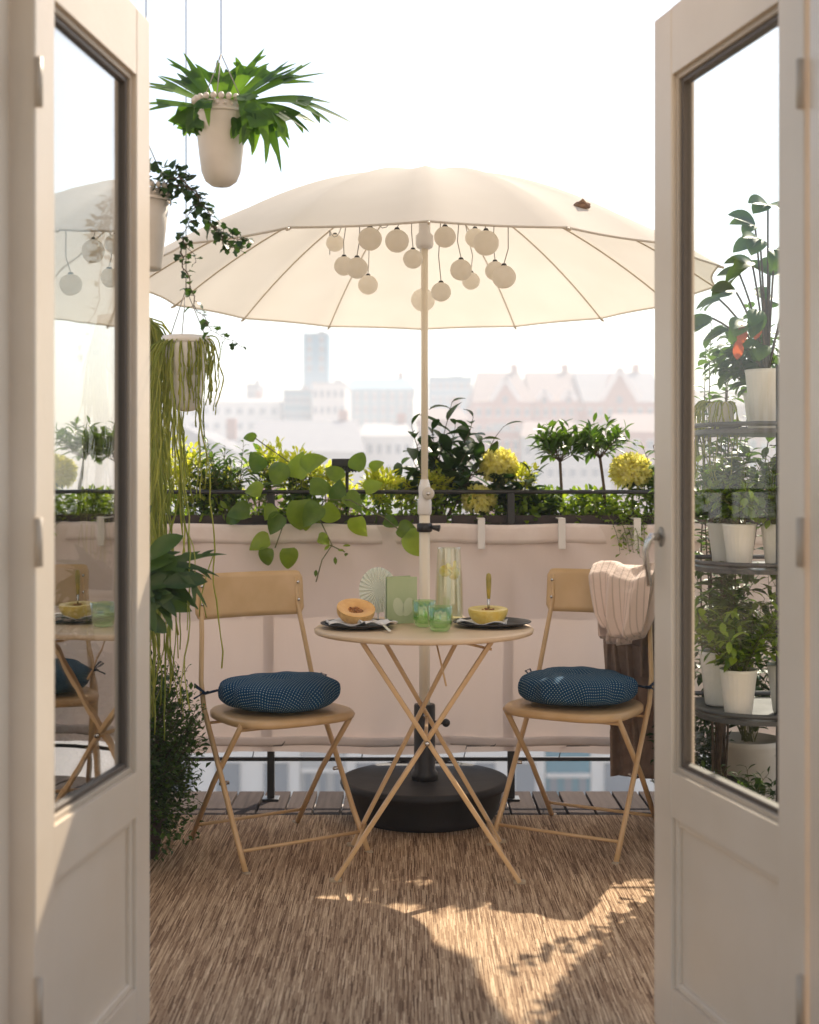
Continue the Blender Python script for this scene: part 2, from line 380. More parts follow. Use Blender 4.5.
# ================================================================== SETTING
YR = 4.86                                            # railing plane
g = MB(); g.box((0, 350, -14.05), (900, 760, .1)); struct(g.build('ground', mat('pale_paving', (.36,.33,.31), .9, c2=(.48,.44,.41), scale=.15)))
dk = MB(); x = -1.9
while x < 2.0:
    dk.box((x+.045, 3.64, -.012), (.090, 2.70, .024)); x += .098
struct(dk.build('balcony_deck', M['deck'], bevel=.002))
sb = MB(); sb.box((0.05, 3.62, -.16), (3.95, 2.76, .22)); struct(sb.build('balcony_slab', M['wall']))
fl = MB(); fl.box((0, .3, -.02), (5, 3.7, .04)); struct(fl.build('room_floor', M['floor']))

# house wall round the doorway
hw = thing('house_wall', 'pale plastered house wall around the open balcony doorway', 'wall', (0, 2.1, 0))
w = MB(); w.box((-2.55, 2.06, .5), (3.7, .24, 6.0)); w.box((2.55, 2.06, .5), (3.7, .24, 6.0)); w.box((0, 2.06, 2.86), (1.4, .24, 1.28)); w.build('plaster', M['wall'], hw)
w = MB()
w.box((-.675, 2.075, 1.075), (.05, .25, 2.15)); w.box((.675, 2.075, 1.075), (.05, .25, 2.15)); w.box((0, 2.075, 2.185), (1.4, .25, .07))
w.box((-.75, 1.925, 1.1), (.11, .03, 2.3)); w.box((.75, 1.925, 1.1), (.11, .03, 2.3)); w.box((0, 1.925, 2.28), (1.39, .03, .11))
w.build('door_frame', M['door'], hw, bevel=.003)
w = MB(); w.box((0, 2.12, .012), (1.30, .26, .02)); w.build('threshold', M['floor'], hw, bevel=.003)

# ------------------------------------------------------------------ doors
def door(loc, direction, s, label, wd=.60, handle=False, gl='glass'):
    """local x runs from hinge to free edge, the room face is y=0, the thickness goes to s*y"""
    rz = math.atan2(direction[1], direction[0])
    t = thing('balcony_door', label, 'door', loc, None, rz, True)
    th = .052; y = s*th/2; z0, zg, zt, zT = .03, .565, 1.965, 2.10; st = .085; zp = .475
    def B(c, sz): return MB().box(c, sz)
    B((st/2, y, (z0+zT)/2), (st, th, zT-z0)).build('stile', M['door'], t, bevel=.003)
    B((wd-st/2, y, (z0+zT)/2), (st, th, zT-z0)).build('stile', M['door'], t, bevel=.003)
    wi = wd-2*st; xm = wd/2
    B((xm, y, (zt+zT)/2), (wi, th-.002, zT-zt)).build('rail', M['door'], t)
    B((xm, y, (zp+zg)/2), (wi, th-.002, zg-zp)).build('rail', M['door'], t)
    B((xm, y, z0+.05), (wi, th-.002, .1)).build('rail', M['door'], t)
    # sunk lower panel and its moulding
    p = B((xm, y, (.13+zp)/2), (wi, .018, zp-.13)).build('panel', M['door'], t)
    m = MB(); zz0, zz1 = .13, zp; q = .016
    for yy in (s*.014, s*(th-.014)):
        m.box((st+q/2, yy, (zz0+zz1)/2), (q, .012, zz1-zz0)); m.box((wd-st-q/2, yy, (zz0+zz1)/2), (q, .012, zz1-zz0))
        m.box((xm, yy, zz0+q/2), (wi-2*q, .012, q)); m.box((xm, yy, zz1-q/2), (wi-2*q, .012, q))
    m.build('moulding', M['door'], t, bevel=.004)
    # glazing: stepped pale bead, brown gasket, pane
    for nm, mt, q0, q1, ya, yb in (('glazing_bead', 'bead', 0, .011, .010, .042), ('gasket', 'gasket', .011, .021, .016, .036)):
        m = MB(); q = q1-q0; yc = s*(ya+yb)/2; tt = yb-ya
        m.box((st+q0+q/2, yc, (zg+zt)/2), (q, tt, zt-zg-2*q0)); m.box((wd-st-q0-q/2, yc, (zg+zt)/2), (q, tt, zt-zg-2*q0))
        m.box((xm, yc, zg+q0+q/2), (wi-2*q1, tt, q)); m.box((xm, yc, zt-q0-q/2), (wi-2*q1, tt, q))
        m.build(nm, M[mt], t, bevel=.002)
    B((xm, s*.026, (zg+zt)/2), (wi-.042, .004, zt-zg-.042)).build('glass_pane', M[gl], t)
    m = MB()
    for z in (.3, 1.05, 1.8): m.tube([(0, -s*.006, z-.04), (0, -s*.006, z+.04)], .007, 8)
    m.build('hinge', M['bead'], t, True)
    if handle:
        zz = 1.035; xx = wd-.036
        h = MB(); h.lathe([(.001,0),(.021,0),(.021,.006),(.015,.009),(.001,.009)], (xx, 0, zz), 20, True, None, Matrix.Rotation(R(-90*s), 3, 'X') if s < 0 else Matrix.Rotation(R(90), 3, 'X'))
        ho = h.build('handle', M['steel'], t, True)
        h = MB(); h.tube([(xx, -s*.004, zz), (xx, -s*.022, zz), (xx-.001, -s*.028, zz-.008), (xx+.006, -s*.032, zz-.03), (xx+.002, -s*.024, zz-.10)], [.008,.008,.007,.006,.005], 10)
        h.build('lever', M['steel'], ho, True)
    return t
door((.645, 2.215, 0), (-.2325, .9726), -1, 'right hand cream glazed door with steel lever handle, folded open beside the shelves', .60, True)
door((-.610, 2.205, 0), (.122, .9925), 1, 'left hand cream glazed door without handle, beside the hanging plants', .60, False, 'glass_dimmed')

# ------------------------------------------------------------------ rug
rg = MB(); rg.grid(lambda u, v: Vector((-.80+1.80*u, 2.45+2.16*v, .004+.0006*math.sin(u*40)*math.sin(v*31))), 60, 60)
tag(rg.build('rug', M['rug'], solid=.006), 'flat woven rug in brown and beige streaks under the table and chairs', 'rug')

# ------------------------------------------------------------------ railing
rl = thing('railing', 'thin black metal railing at the far edge of the balcony', 'railing', (0, YR, 0))
w = MB(); w.tube([(-1.9, YR, 1.105), (1.95, YR, 1.105)], .0075, 8); w.build('top_rail', M['black'], rl, True)
w = MB(); w.tube([(-1.9, YR, .985), (1.95, YR, .985)], .007, 8); w.build('middle_rail', M['black'], rl, True)
w = MB(); w.bar((-1.9, YR, .146), (1.95, YR, .146), .012, .014); w.build('lower_rail', M['black'], rl)
for px in (-209, 31, 271, 511, 751, 940):
    xx = (px-CX)*YR/F
    w = MB(); w.box((xx, YR, .55), (.026, .026, 1.10)); w.box((xx, YR, .004), (.06, .06, .008)); w.build('post', M['black'], rl, bevel=.002)
sp = thing('side_shade_panel', 'pale slatted panel, unseen, added to cast shade from the left end of the balcony', 'railing', (-1.5, 3.6, 0))

# canvas privacy screen
cs = thing('privacy_screen', 'canvas privacy screen with warm light in its colour, laced along the black railing', 'screen', (0, YR-.02, 0))
xa, xb = -1.88, 1.93
def cf(u, v):
    x = xa+(xb-xa)*u; z = .172+(.985-.172)*v
    sag = .006*math.cos((x-.379)/.896*2*math.pi)
    wr = .0035*math.sin(x*46+5*math.sin(z*7))*math.exp(-((z-.2)/.12)**2)+.003*math.sin(x*38+z*22)*math.exp(-((z-.9)/.10)**2)+.004*math.sin(x*5-z*13+2*math.sin(x*3))
    return Vector((x, YR-.024+wr+.007*math.sin(x*9+1.3*math.sin(z*5))*(.3+v*.7)+.003*math.sin(x*31+z*7), z + (sag if v < .2 else 0)))
w = MB(); w.grid(cf, 420, 60); w.build('canvas', M['screen'], cs, True)
def band(z0, z1, yo, nm):
    w = MB(); w.grid(lambda u, v: Vector((xa+(xb-xa)*u, YR-.024-yo-.002*math.sin(v*math.pi)-.003*abs(math.sin(u*67+3*math.sin(u*23)))+.006*math.sin((xa+(xb-xa)*u)*9), z0+(z1-z0)*v + .003*math.sin((xa+(xb-xa)*u)*14))), 170, 4)
    return w.build(nm, M['hem'], cs, True, solid=.004)
band(.922, .990, .003, 'top_hem'); band(.20, .232, .008, 'bottom_hem')
for k, px in enumerate((286, 395, 497, 592, 150, 700)):
    xx = (px-CX)*YR/F; w = MB(); w.tube([(xx, YR-.032, .216), (xx-.012, YR-.034, .200), (xx-.11, YR-.02, .196), (xx-.12, YR-.006, .15)], .0022, 5); w.build('lacing_tie', M['wire'], cs, True)

# ================================================================== UMBRELLA
UX, UY = .051, 4.58; RU = .985; ZR, ZA = 1.805, 2.18; TILT = .036; NR = 16
um = thing('garden_parasol', 'large cream garden parasol with sixteen ribs standing behind the table', 'parasol', (UX, UY, 0))
def can(r, a):
    z = ZA - (ZA-ZR)*(r**1.75)
    return z
cn = MB(); nr, na = 14, NR*6; vs = []; fs = []
for i in range(nr+1):
    r = max(i/nr, .015)
    for k in range(na):
        a = 2*math.pi*k/na; ph = (a % (2*math.pi/NR)) - math.pi/NR
        ch = math.cos(math.pi/NR)/math.cos(ph)
        sgm = math.cos(ph*NR/2)**1 if abs(ph*NR/2) < math.pi/2 else 0
        rr = RU*r*(1-(1-ch)*1.0 - .018*sgm*r**3)
        z = can(r, a) - .010*sgm*math.sin(math.pi*min(1, r*1.0)) 
        vs.append(Vector((UX+rr*math.sin(a), UY+rr*math.cos(a), z-rr*math.cos(a)*TILT)))
for i in range(nr):
    for k in range(na): fs.append((i*na+k, (i+1)*na+k, (i+1)*na+(k+1) % na, i*na+(k+1) % na))
cn.add(vs, fs)
co = cn.build('canopy', M['canopy'], um, True)
w = MB()
for k in range(NR):
    a = 2*math.pi*k/NR
    w.bar((UX+RU*math.sin(a), UY+RU*math.cos(a), ZR-.002), (UX+RU*math.sin(a+2*math.pi/NR), UY+RU*math.cos(a+2*math.pi/NR), ZR-.002), .003, .012)
w = MB(); n = NR*6
pts = [Vector((v.x, v.y, v.z-.003)) for v in vs[nr*na:]]; w.tube(pts+[pts[0]], .0035, 5, False); w.build('rim_hem', M['canopy'], co, True)
for k in range(NR):
    a = 2*math.pi*k/NR; w = MB()
    pts = [Vector((UX+RU*r*math.sin(a), UY+RU*r*math.cos(a), can(r, a)-.006-RU*r*math.cos(a)*TILT)) for r in [.03+.97*i/16 for i in range(17)]]
    w.tube(pts, .0028, 6); w.build('rib', M['rib'], um, True)
    e = MB(); e.tube([pts[-1], pts[-1]+Vector((math.sin(a), math.cos(a), -.35))*.016], [.005, .004], 6); e.build('rib_tip', M['rib'], um, True)
w = MB(); w.tube([(UX, UY, 1.06), (UX, UY, 2.18)], .0118, 16); w.build('upper_pole', M['pole'], um, True)
w = MB(); w.tube([(UX, UY, .02), (UX, UY, 1.10)], .0185, 18); w.build('lower_pole', M['pole'], um, True)
w = MB(); w.lathe([(.0185,1.93),(.027,1.935),(.030,1.945),(.030,1.975),(.020,1.985),(.019,2.06),(.028,2.065),(.028,2.09),(.0135,2.10)], (UX, UY, 0), 20); w.build('runner_hub', M['white_plastic'], um, True)
w = MB(); w.lathe([(.020,1.03),(.024,1.035),(.024,1.075),(.019,1.09),(.021,1.12),(.0135,1.15)], (UX, UY, 0), 20); tj = w.build('tilt_joint', M['white_plastic'], um, True)
w = MB(); w.lathe([(.001,0),(.019,0),(.021,.004),(.021,.016),(.012,.02),(.001,.02)], (UX+.012, UY-.02, 1.103), 24, True, None, Matrix.Rotation(R(90), 3, 'X')); w.build('knob', M['cream_pot'], tj, True)
w = MB(); w.lathe([(.001,0),(.006,0),(.006,.004),(.001,.004)], (UX+.012, UY-.041, 1.103), 12, True, None, Matrix.Rotation(R(90), 3, 'X')); w.build('screw', M['steel'], tj, True)
w = MB(); w.lathe([(.020,.972),(.026,.975),(.026,1.0),(.020,1.003)], (UX, UY, 0), 16)
w.tube([(UX+.02, UY-.01, .99), (UX+.05, UY-.02, .985)], [.006,.012], 10); w.build('lower_clamp', M['black'], um, True)
b = P(590, 228, 3.80)
w = MB(); w.ball(b, .02, 10, 8, 1.25, .7, .6, .15); w.tube([b+Vector((-.02,0,-.005)), b+Vector((0,-.02,.012)), b+Vector((.022,0,-.006))], .005, 6); 
# toggle sits on the cloth itself: move it onto the canopy surface
dx, dy = b.x-UX, 3.98-UY; rr = math.hypot(dx, dy)/RU; zz = can(rr, 0)-.010-dy*TILT; 
for i in range(len(w.v)): w.v[i] = w.v[i] + Vector((0, 3.98-b.y, zz-b.z))
w.build('leather_toggle', M['patch'], um, True)

ub = thing('parasol_base', 'round charcoal parasol base with a sleeve tube behind the table legs', 'parasol base', (UX, UY, 0))
w = MB(); w.lathe([(.21,.008),(.235,.010),(.250,.035),(.268,.108),(.282,.112),(.287,.124),(.284,.134),(.272,.138),(.262,.134),(.03,.136)], (UX, UY+.02, 0), 64); w.build('weight', M['base'], ub, True)
w = MB(); 
prof = [(.020,.130),(.045,.130),(.045,.16),(.036,.17),(.036,.385),(.034,.39),(.020,.39)]
w.lathe(prof, (UX, UY, 0), 24, False); w.build('sleeve', M['black'], ub, True)
w = MB(); w.tube([(UX+.036, UY-.01, .33), (UX+.065, UY-.02, .33)], .006, 8); w.ball((UX+.072, UY-.022, .33), .014, 10, 8); w.build('clamp_knob', M['black'], ub, True)

# string of lanterns
sl = thing('string_lights', 'string of round cream paper lanterns wound under the parasol', 'string lights', (UX, UY, 1.9))
balls = [(335,243,4.9,9),(344,266,4.45,10),(357,268,4.2,11),(370,239,4.1,12),(368,285,4.8,10),(397,241,4.0,12),(413,259,4.3,10),(445,237,4.05,11),(423,300,4.95,12),
         (441,292,4.3,10),(461,270,4.2,11),(471,281,4.7,9),(486,243,4.15,13),(475,238,4.6,10),(495,271,4.35,10),(504,277,4.1,12)]
last = None
for i, (px, py, Y, rp) in enumerate(balls):
    c = P(px, py, Y); r = rp*Y/F
    rr = min(.99, math.hypot(c.x-UX, c.y-UY)/RU); top = Vector((c.x+U(-.02,.02), c.y, can(rr, 0)-.02-(c.y-UY)*TILT))
    w = MB(); w.ball(c, r, 20, 12, 1, 1, .96, .012); lb = w.build('lantern', M['lantern'], sl, True)
    w = MB(); w.tube([c+Vector((0,0,r*.93)), c+Vector((0,0,r*1.12))], [.009,.006], 8); w.build('socket', M['wire'], lb, True)
    w = MB()
    if last is None: last = top
    sg = U(.03,.10)
    w.tube([last.lerp(top, q_/8)-Vector((0,0,sg*4*q_/8*(1-q_/8))) for q_ in range(9)]+[top.lerp(c, .35)+Vector((U(-.02,.02),0,0)), top.lerp(c, .7)+Vector((U(-.012,.012),0,0)), c+Vector((0,0,r*1.1))], .0016, 5, False); w.build('cord', M['cord'], sl, True)
    last = top

# ================================================================== TABLE
TX, TY, TZ, TR = .043, 4.04, .71, .325
tb = thing('bistro_table', 'small round beige folding table with crossed legs in the middle', 'table', (TX, TY, 0))
w = MB(); w.lathe([(.001,TZ-.006),(TR-.03,TZ-.006),(TR-.006,TZ-.016),(TR,TZ-.014),(TR+.002,TZ-.004),(TR-.004,TZ),(TR-.02,TZ+.0005),(.001,TZ)], (TX, TY, 0), 72, False); w.build('tabletop', M['table_top'], tb, True)
def leg(a, b, foot=True):
    a, b = Vector(a), Vector(b); w = MB(); w.bar(a, b, .013, .024, (0,1,0)); lg = w.build('leg', M['metal_beige'], tb, bevel=.003)
    f = MB(); f.box(b+Vector((0,0,-.001)), (.035, .018, .014)); f.build('foot_cap', M['foot'], lg, bevel=.004)
FA, FB = 3.83, 4.24
leg((-.135, FA+.012, .69), (.312, FA, .012)); leg((.235, FA+.03, .69), (-.21, FA+.018, .012))
leg((-.105, FB, .69), (.285, FB+.02, .012)); leg((.17, FB-.02, .69), (-.178, FB-.02, .012))
for a, b in (((.045,FA,.405),(.055,FB+.01,.405)), ((-.165,FA+.018,.075),(-.138,FB-.02,.075)), ((.27,FA,.075),(.245,FB+.02,.075)), ((-.135,FA+.01,.688),(-.105,FB,.688)), ((.235,FA+.03,.688),(.17,FB-.02,.688))):
    MB().tube([a, b], .0055, 8).build('crossbar', M['metal_beige'], tb, True)
w = MB(); w.tube([(.235,FA+.035,.665),(.12,FA+.06,.69)], .004, 6); w.tube([(.105,FA+.04,.56),(.075,FA+.1,.69)], .003, 6); w.build('locking_stay', M['metal_beige'], tb, True)
w = MB()
for yy in (FA-.012, FB+.02): w.tube([(.05, yy-.006, .405), (.05, yy+.004, .405)], .007, 10)
w.build('pivot_bolt', M['steel'], tb, True)

# plates and fruit
def plate(c, r, label):
    w = MB(); w.lathe([(.001,.0),(r*.6,.0),(r*.72,.003),(r*.98,.012),(r,.014),(r*.985,.016),(r*.74,.007),(r*.6,.004),(.001,.004)], c, 48, False)
    return tag(w.build('plate', M['plate'], None, True), label, 'plate')
zt = TZ+.001
pl = P(358, 622, 4.02); pl.z = zt; pr = P(492, 620, 4.06); pr.z = zt
plate(pl, .112, 'dark round plate at the left of the table, under the orange melon half'); plate(pr, .118, 'dark round plate at the right of the table, under the yellow melon half')
def melon(c, r, tilt, az, rind, flesh, label, crown):
    t = thing('melon_half', label, 'melon', c, None, 0, True)
    A = Matrix.Rotation(az, 3, 'Z') @ Matrix.Rotation(tilt, 3, 'X'); n = 40
    o = Vector((0,0,r*.70))
    prof = [(r*max(.02, math.sin(q)), -r*.82*math.cos(q)) for q in [math.pi/2*i/12 for i in range(13)]]
    w = MB(); w.lathe([(a, z) for a, z in prof]+[(r*.985, .004)], o, n, False, (lambda a, i: 1+.012*math.cos(a*10)), A)
    w.build('rind', M[rind], t, True)
    fp = [(r*.985,.004),(r*.95,.0045),(r*.55,.003)]
    if crown: fp += [(r*.55,.004),(r*.48,-.004),(.001,-.006)]
    else: fp += [(r*.46,-.001),(r*.36,-.008),(.001,-.011)]
    w = MB(); w.lathe(fp, o, n, False, (lambda a, i: 1+(.05*math.cos(a*3+1) if i > 1 else 0)), A); w.build('flesh', M[flesh], t, True)
    w = MB()
    for i in range(46 if not crown else 26):
        q = U(0, 6.28); rr = r*.34*math.sqrt(rnd()); zz = -.006 if not crown else .0
        w.ball(o+A @ Vector((rr*math.cos(q), rr*math.sin(q), zz+U(-.002,.003))), .003, 6, 4, 1.3, .8, .7)
    w.build('seeds', M['seed'], t, True)
    return t
c = P(356, 615, 4.03); c.z = zt+.014
melon(c, .058, R(24), R(15), 'rind', 'flesh', 'netted orange melon half tipped forward to show its seeds, on the left plate', False)
c2 = P(488, 615, 4.05); c2.z = zt+.008
ml = melon(c2, .059, R(4), 0, 'rind2', 'flesh2', 'yellow melon half with a spoon standing upright in it, on the right plate', True)
w = MB()
for i in range(14):
    a = i*6.28/14; w.leaf(c2*0+Vector((.05*math.cos(a), .05*math.sin(a), .046)), Vector((math.cos(a)*.5, math.sin(a)*.5, .5)), (0,0,1), .016, .016, 'oval', .1, .1, 2)
t = thing('spoon', 'amber handled spoon stuck upright in the yellow melon half', 'spoon', (c2.x+.002, c2.y, c2.z+.05), None, 0, True)
w = MB(); w.tube([(0,0,-.015),(.0,0,.03)], [.004,.004], 8); w.build('shaft', M['steel'], t, True)
w = MB(); w.lathe([(.0015,.022),(.005,.026),(.0065,.045),(.0085,.085),(.007,.098),(.001,.102)], (0,0,0), 12, True); w.build('handle', M['amber'], t, True)
# napkins
def napkin(c, sx, sy, rz, label):
    w = MB(); c = Vector(c); A = Matrix.Rotation(rz, 3, 'Z')
    w.grid(lambda u, v: c + A @ Vector(((u-.5)*sx, (v-.5)*sy, .010+.005*math.sin(u*9+v*4)+.004*math.sin(v*13+u*3)+ .008*abs(u-.5))), 16, 12)
    return tag(w.build('napkin', M['napkin'], None, True, solid=.002), label, 'napkin')
napkin((pl.x+.055, pl.y-.035, zt+.006), .10, .09, .4, 'crumpled white napkin on the left plate beside the cutlery')
napkin((pl.x-.03, pl.y-.005, zt+.002), .13, .12, .2, 'white napkin spread under the orange melon half')
napkin((pr.x-.03, pr.y-.02, zt+.002), .14, .10, -.2, 'white napkin spread under the yellow melon half')
k = P(383, 628, 3.93); k.z = zt
t = thing('table_knife', 'small knife with a pale handle leaning on the left plate rim', 'knife', (k.x, k.y, k.z), None, 0, True)
w = MB(); w.bar((-.03,.07,.022),(.0,.0,.018), .011, .006); w.build('handle', M['white_plastic'], t, bevel=.002)
w = MB(); w.bar((.0,.0,.018),(.022,-.055,.004), .010, .0015); w.build('blade', M['steel'], t)

# green card, paper fan, glasses, carafe
def ring(prof, c, n, rf=None): return MB().lathe(prof, c, n, False, rf)
t = thing('greeting_card', 'pale green folded card with a leaf print standing on the table', 'card', (P(402,614,4.12).x, 4.12, zt), None, R(8), True)
w = MB(); w.box((0, 0, .072), (.092, .002, .142)); w.build('front_cover', M['card'], t)
w = MB(); w.box((-.008, .030, .072), (.092, .0018, .142), R(28)); w.build('back_cover', M['card'], t)
for i in range(4):
    w = MB(); w.box((-.046+.004*i-.004, .006+.006*i, .072), (.022, .0008, .138), R(70-10*i)); w.build('page', M['paper'], t)
w = MB()
for sx, an in ((-1, .5), (1, -.5)):
    vs = []
    for i in range(20):
        q = 2*math.pi*i/20; r0 = .021*(1-.35*math.cos(q)); vs.append(Vector((.004+sx*.013 + r0*math.sin(q)*.75*1.0 + math.cos(q)*an*.012, -.0022, .042+ r0*math.cos(q)*-1.35)))
    w.add(vs, [tuple(range(20))])
w.build('leaf_print', M['card_leaf'], t)
fc = P(378, 590, 4.16)
t = thing('paper_fan', 'pleated pale green paper rosette behind the orange melon', 'paper decoration', (fc.x, fc.y, zt), None, 0, True)
w = MB(); vs = [Vector((0,0,fc.z-zt))]; n = 56
for i in range(n): q = 2*math.pi*i/n; vs.append(Vector((.058*math.cos(q), (.006 if i % 2 else -.006), fc.z-zt+.070*math.sin(q))))
w.add(vs, [(0, i+1, (i+1) % n+1) for i in range(n)]); w.build('pleats', M['paper'], t)
w = MB(); w.tube([(0,.01,0),(0,.008,fc.z-zt)], .003, 6); w.lathe([(.001,0),(.02,0),(.02,.004),(.001,.004)], (0,.01,0), 16); w.build('stand', M['white_plastic'], t)
def tumbler(c, label, r=.036, h=.072):
    rf = lambda a, i: 1+.05*abs(math.cos(a*6))
    w = MB(); w.lathe([(.001,.0),(r*.6,.0),(r*.8,.006),(r*.95,.025),(r,h),(r*.93,h),(r*.86,.025),(r*.6,.010),(.001,.009)], c, 60, False, rf)
    return tag(w.build('tumbler', M['greenglass'], None, True), label, 'drinking glass', 'ribbed green tumblers on the table')
a = P(424, 622, 4.05); a.z = zt; tumbler(a, 'ribbed green glass tumbler nearer the green card', .034, .078)
a = P(440, 627, 3.93); a.z = zt; tumbler(a, 'ribbed green glass tumbler nearer the yellow melon')
a = P(449, 614, 4.17); a.z = zt
t = thing('carafe', 'tall clear glass carafe with lemon slices in the water', 'carafe', a)
w = MB(); w.lathe([(.001,0),(.043,0),(.046,.006),(.046,.03),(.042,.13),(.036,.225),(.036,.23),(.034,.23),(.034,.225),(.0395,.13),(.043,.03),(.042,.010),(.001,.008)], a, 40, False); w.build('vessel', M['clearglass'], t, True)
w = MB(); w.lathe([(.001,.012),(.041,.012),(.0405,.05),(.038,.12),(.0345,.165),(.001,.166)], a, 32, False); w.build('water', M['water'], t, True)
for i, (dx, dz, ry) in enumerate(((-.012,.158,60),(.014,.150,80),(.004,.165,30),(.018,.170,100))):
    w = MB(); w.lathe([(.001,-.002),(.019,-.002),(.019,.002),(.001,.002)], a+Vector((dx,-.006+.005*i,dz)), 20, True, None, Matrix.Rotation(R(ry), 3, 'X') @ Matrix.Rotation(R(25*i), 3, 'Y')); w.build('lemon_slice', M['lemon'], t, True)

# ================================================================== CHAIRS
def make_chair():
    t = thing('folding_chair', 'x', 'chair', (0,0,0), 'folding bistro chairs at the table', 0, True)
    # seat plate
    n = 48; out = []
    for i in range(n):
        q = 2*math.pi*i/n; cx, sy = math.cos(q), math.sin(q)
        ux = .204*math.copysign(abs(cx)**.62, cx); vy = .20*math.copysign(abs(sy)**.7, sy)
        out.append((ux*(1+.05*(vy/.19)), vy+.03))
    vs = []; lay = [(.90,.440,0),(.97,.438,0),(1.0,.432,0),(1.0,.418,0),(.96,.414,0),(.90,.420,0)]
    vs.append(Vector((0,.03,.436)))
    for s_, z, _ in lay: vs += [Vector((x_*s_, (y_-.03)*s_+.03, z)) for x_, y_ in out]
    fs = [(0, 1+i, 1+(i+1) % n) for i in range(n)]
    for j in range(len(lay)-1):
        for i in range(n): fs.append((1+j*n+i, 1+(j+1)*n+i, 1+(j+1)*n+(i+1) % n, 1+j*n+(i+1) % n))
    k = len(vs); vs.append(Vector((0,.03,.422))); b = 1+(len(lay)-1)*n
    for i in range(n): fs.append((k, b+(i+1) % n, b+i))
    MB().add(vs, fs).build('seat', M['metal_beige'], t, True)
    # curved backrest plate with rounded corners
    W_, H_, r_ = .193, .072, .022
    def bf(u, v):
        uu = (u*2-1)*W_; e = abs(uu)-(W_-r_)
        hh = H_ - r_ + (math.sqrt(max(0, r_*r_-e*e)) if e > 0 else r_)
        z = .778+(v*2-1)*hh; bow = .030*(1-(uu/W_)**2)
        return Vector((uu, -.172-bow-(z-.73)*.10, z))
    br = MB().grid(bf, 44, 8).build('backrest', M['metal_beige'], t, True, solid=.006)
    for sx in (-1, 1):
        for z in (.755, .812):
            MB().ball((sx*.172, -.168-(z-.73)*.10+.004, z), .0055, 8, 6, 1, .5).build('rivet', M['steel'], br, True)
    for sx in (-1, 1):
        MB().tube([(sx*.208,.215,.006),(sx*.205,.13,.12),(sx*.203,-.02,.34),(sx*.202,-.09,.44),(sx*.196,-.125,.52),(sx*.180,-.155,.66),(sx*.172,-.178,.745),(sx*.172,-.19,.83)], [.0085,.0085,.0085,.0085,.008,.008,.008,.006], 10).build('post', M['metal_beige'], t, True)
        lg = MB().tube([(sx*.190,-.215,.006),(sx*.190,-.05,.215),(sx*.190,.150,.425)], .0085, 10).build('rear_leg', M['metal_beige'], t, True)
        MB().box((sx*.208,.218,.006), (.018,.030,.012)).build('foot_cap', M['foot'], t, bevel=.004)
        MB().box((sx*.190,-.220,.006), (.018,.030,.012)).build('foot_cap', M['foot'], lg, bevel=.004)
        MB().tube([(sx*.212,.045,.235),(sx*.182,.045,.235)], .006, 8).build('pivot_bolt', M['steel'], t, True)
    for hx, hy, hz_, hr in ((.205,.175,.06,.0055),(.19,-.175,.06,.0055),(.19,.14,.408,.006),(.2,-.065,.400,.0045)):
        MB().tube([(-hx,hy,hz_),(hx,hy,hz_)], hr, 8).build('crossbar', M['metal_beige'], t, True)
    return t
ch = make_chair()
# local +y is the way the chair faces
def put(o, x, y, face): o.location = (x, y, 0); o.rotation_euler = (0, 0, math.atan2(face[1], face[0])-math.pi/2)
LC = (-.418, 4.225, (.545, -.839)); RC = (.543, 4.325, (-.50, -.866))
ch2 = copy_tree(ch)
put(ch, *LC); put(ch2, *RC)
ch['label'] = 'beige folding chair at the left of the table, beside the leafy bush, back uncovered'
ch2['label'] = 'beige folding chair at the right of the table with a striped throw over its back'

def cushion(LCx, label, seed):
    x, y, f = LCx; ang = math.atan2(f[1], f[0])-math.pi/2
    t = thing('seat_cushion', label, 'cushion', (x + f[0]*.02, y + f[1]*.02, .441), 'round dotted seat cushions', ang, True)
    random.seed(seed); n, m = 96, 22; vs = []; uv = []; fs = []; R0 = .184; ph = U(0, 6)
    arcl = 0; pz = None
    for j in range(m+1):
        th = math.pi*j/m                     # 0 top centre .. pi bottom centre
        rq = R0*(math.sin(th)**.62) if j not in (0, m) else .002; zq = .049*math.copysign(abs(math.cos(th))**.6, math.cos(th))
        if pz: arcl += math.hypot(rq-pz[0], zq-pz[1])
        pz = (rq, zq)
        for i in range(n):
            a = 2*math.pi*i/n
            rr = rq
            hz = .049*math.copysign(abs(math.cos(th))**.6, math.cos(th))
            k = rr/R0
            dim = -.022*math.exp(-(rr/.035)**2) if th < 1.57 else 0
            pk = (.0055*math.sin(a*17+ph)*k**3*(1-abs(math.cos(th))) + .004*math.sin(a*9+ph*2)*k*k)
            z = .050+hz+dim+ (.004*math.sin(a*2+ph))*k
            q = 1+pk/R0
            vs.append(Vector((rr*q*math.cos(a), rr*q*math.sin(a), max(.001, z)+ (pk*.6 if th < 2 else 0))))
            arc = arcl
            uv.append((arc*math.cos(a), arc*math.sin(a)) if th < 1.2 else (arc*math.cos(a), arc*math.sin(a)))
    for j in range(m):
        for i in range(n): fs.append((j*n+i, (j+1)*n+i, (j+1)*n+(i+1) % n, j*n+(i+1) % n))
    w = MB().add(vs, fs); w.uv = uv; w.build('cover', M['cushion'], t, True)
    for sx in (-1, 1):
        w = MB(); w.tube([(sx*.115,-.125,.045),(sx*.15,-.125,.05),(sx*.195,-.115,.045),(sx*.214,-.095,.05),(sx*.205,-.08,.055),(sx*.19,-.10,.05)], .004, 6)
        w.tube([(sx*.20,-.11,.05),(sx*.225,-.13,.075),(sx*.232,-.11,.07),(sx*.205,-.105,.05),(sx*.24,-.10,.035)], .003, 6); w.build('tie', M['navy_tie'], t, True)
    w = MB(); w.ball((0,0,.078), .009, 10, 6, 1, 1, .5); w.build('button', M['navy_tie'], t, True)
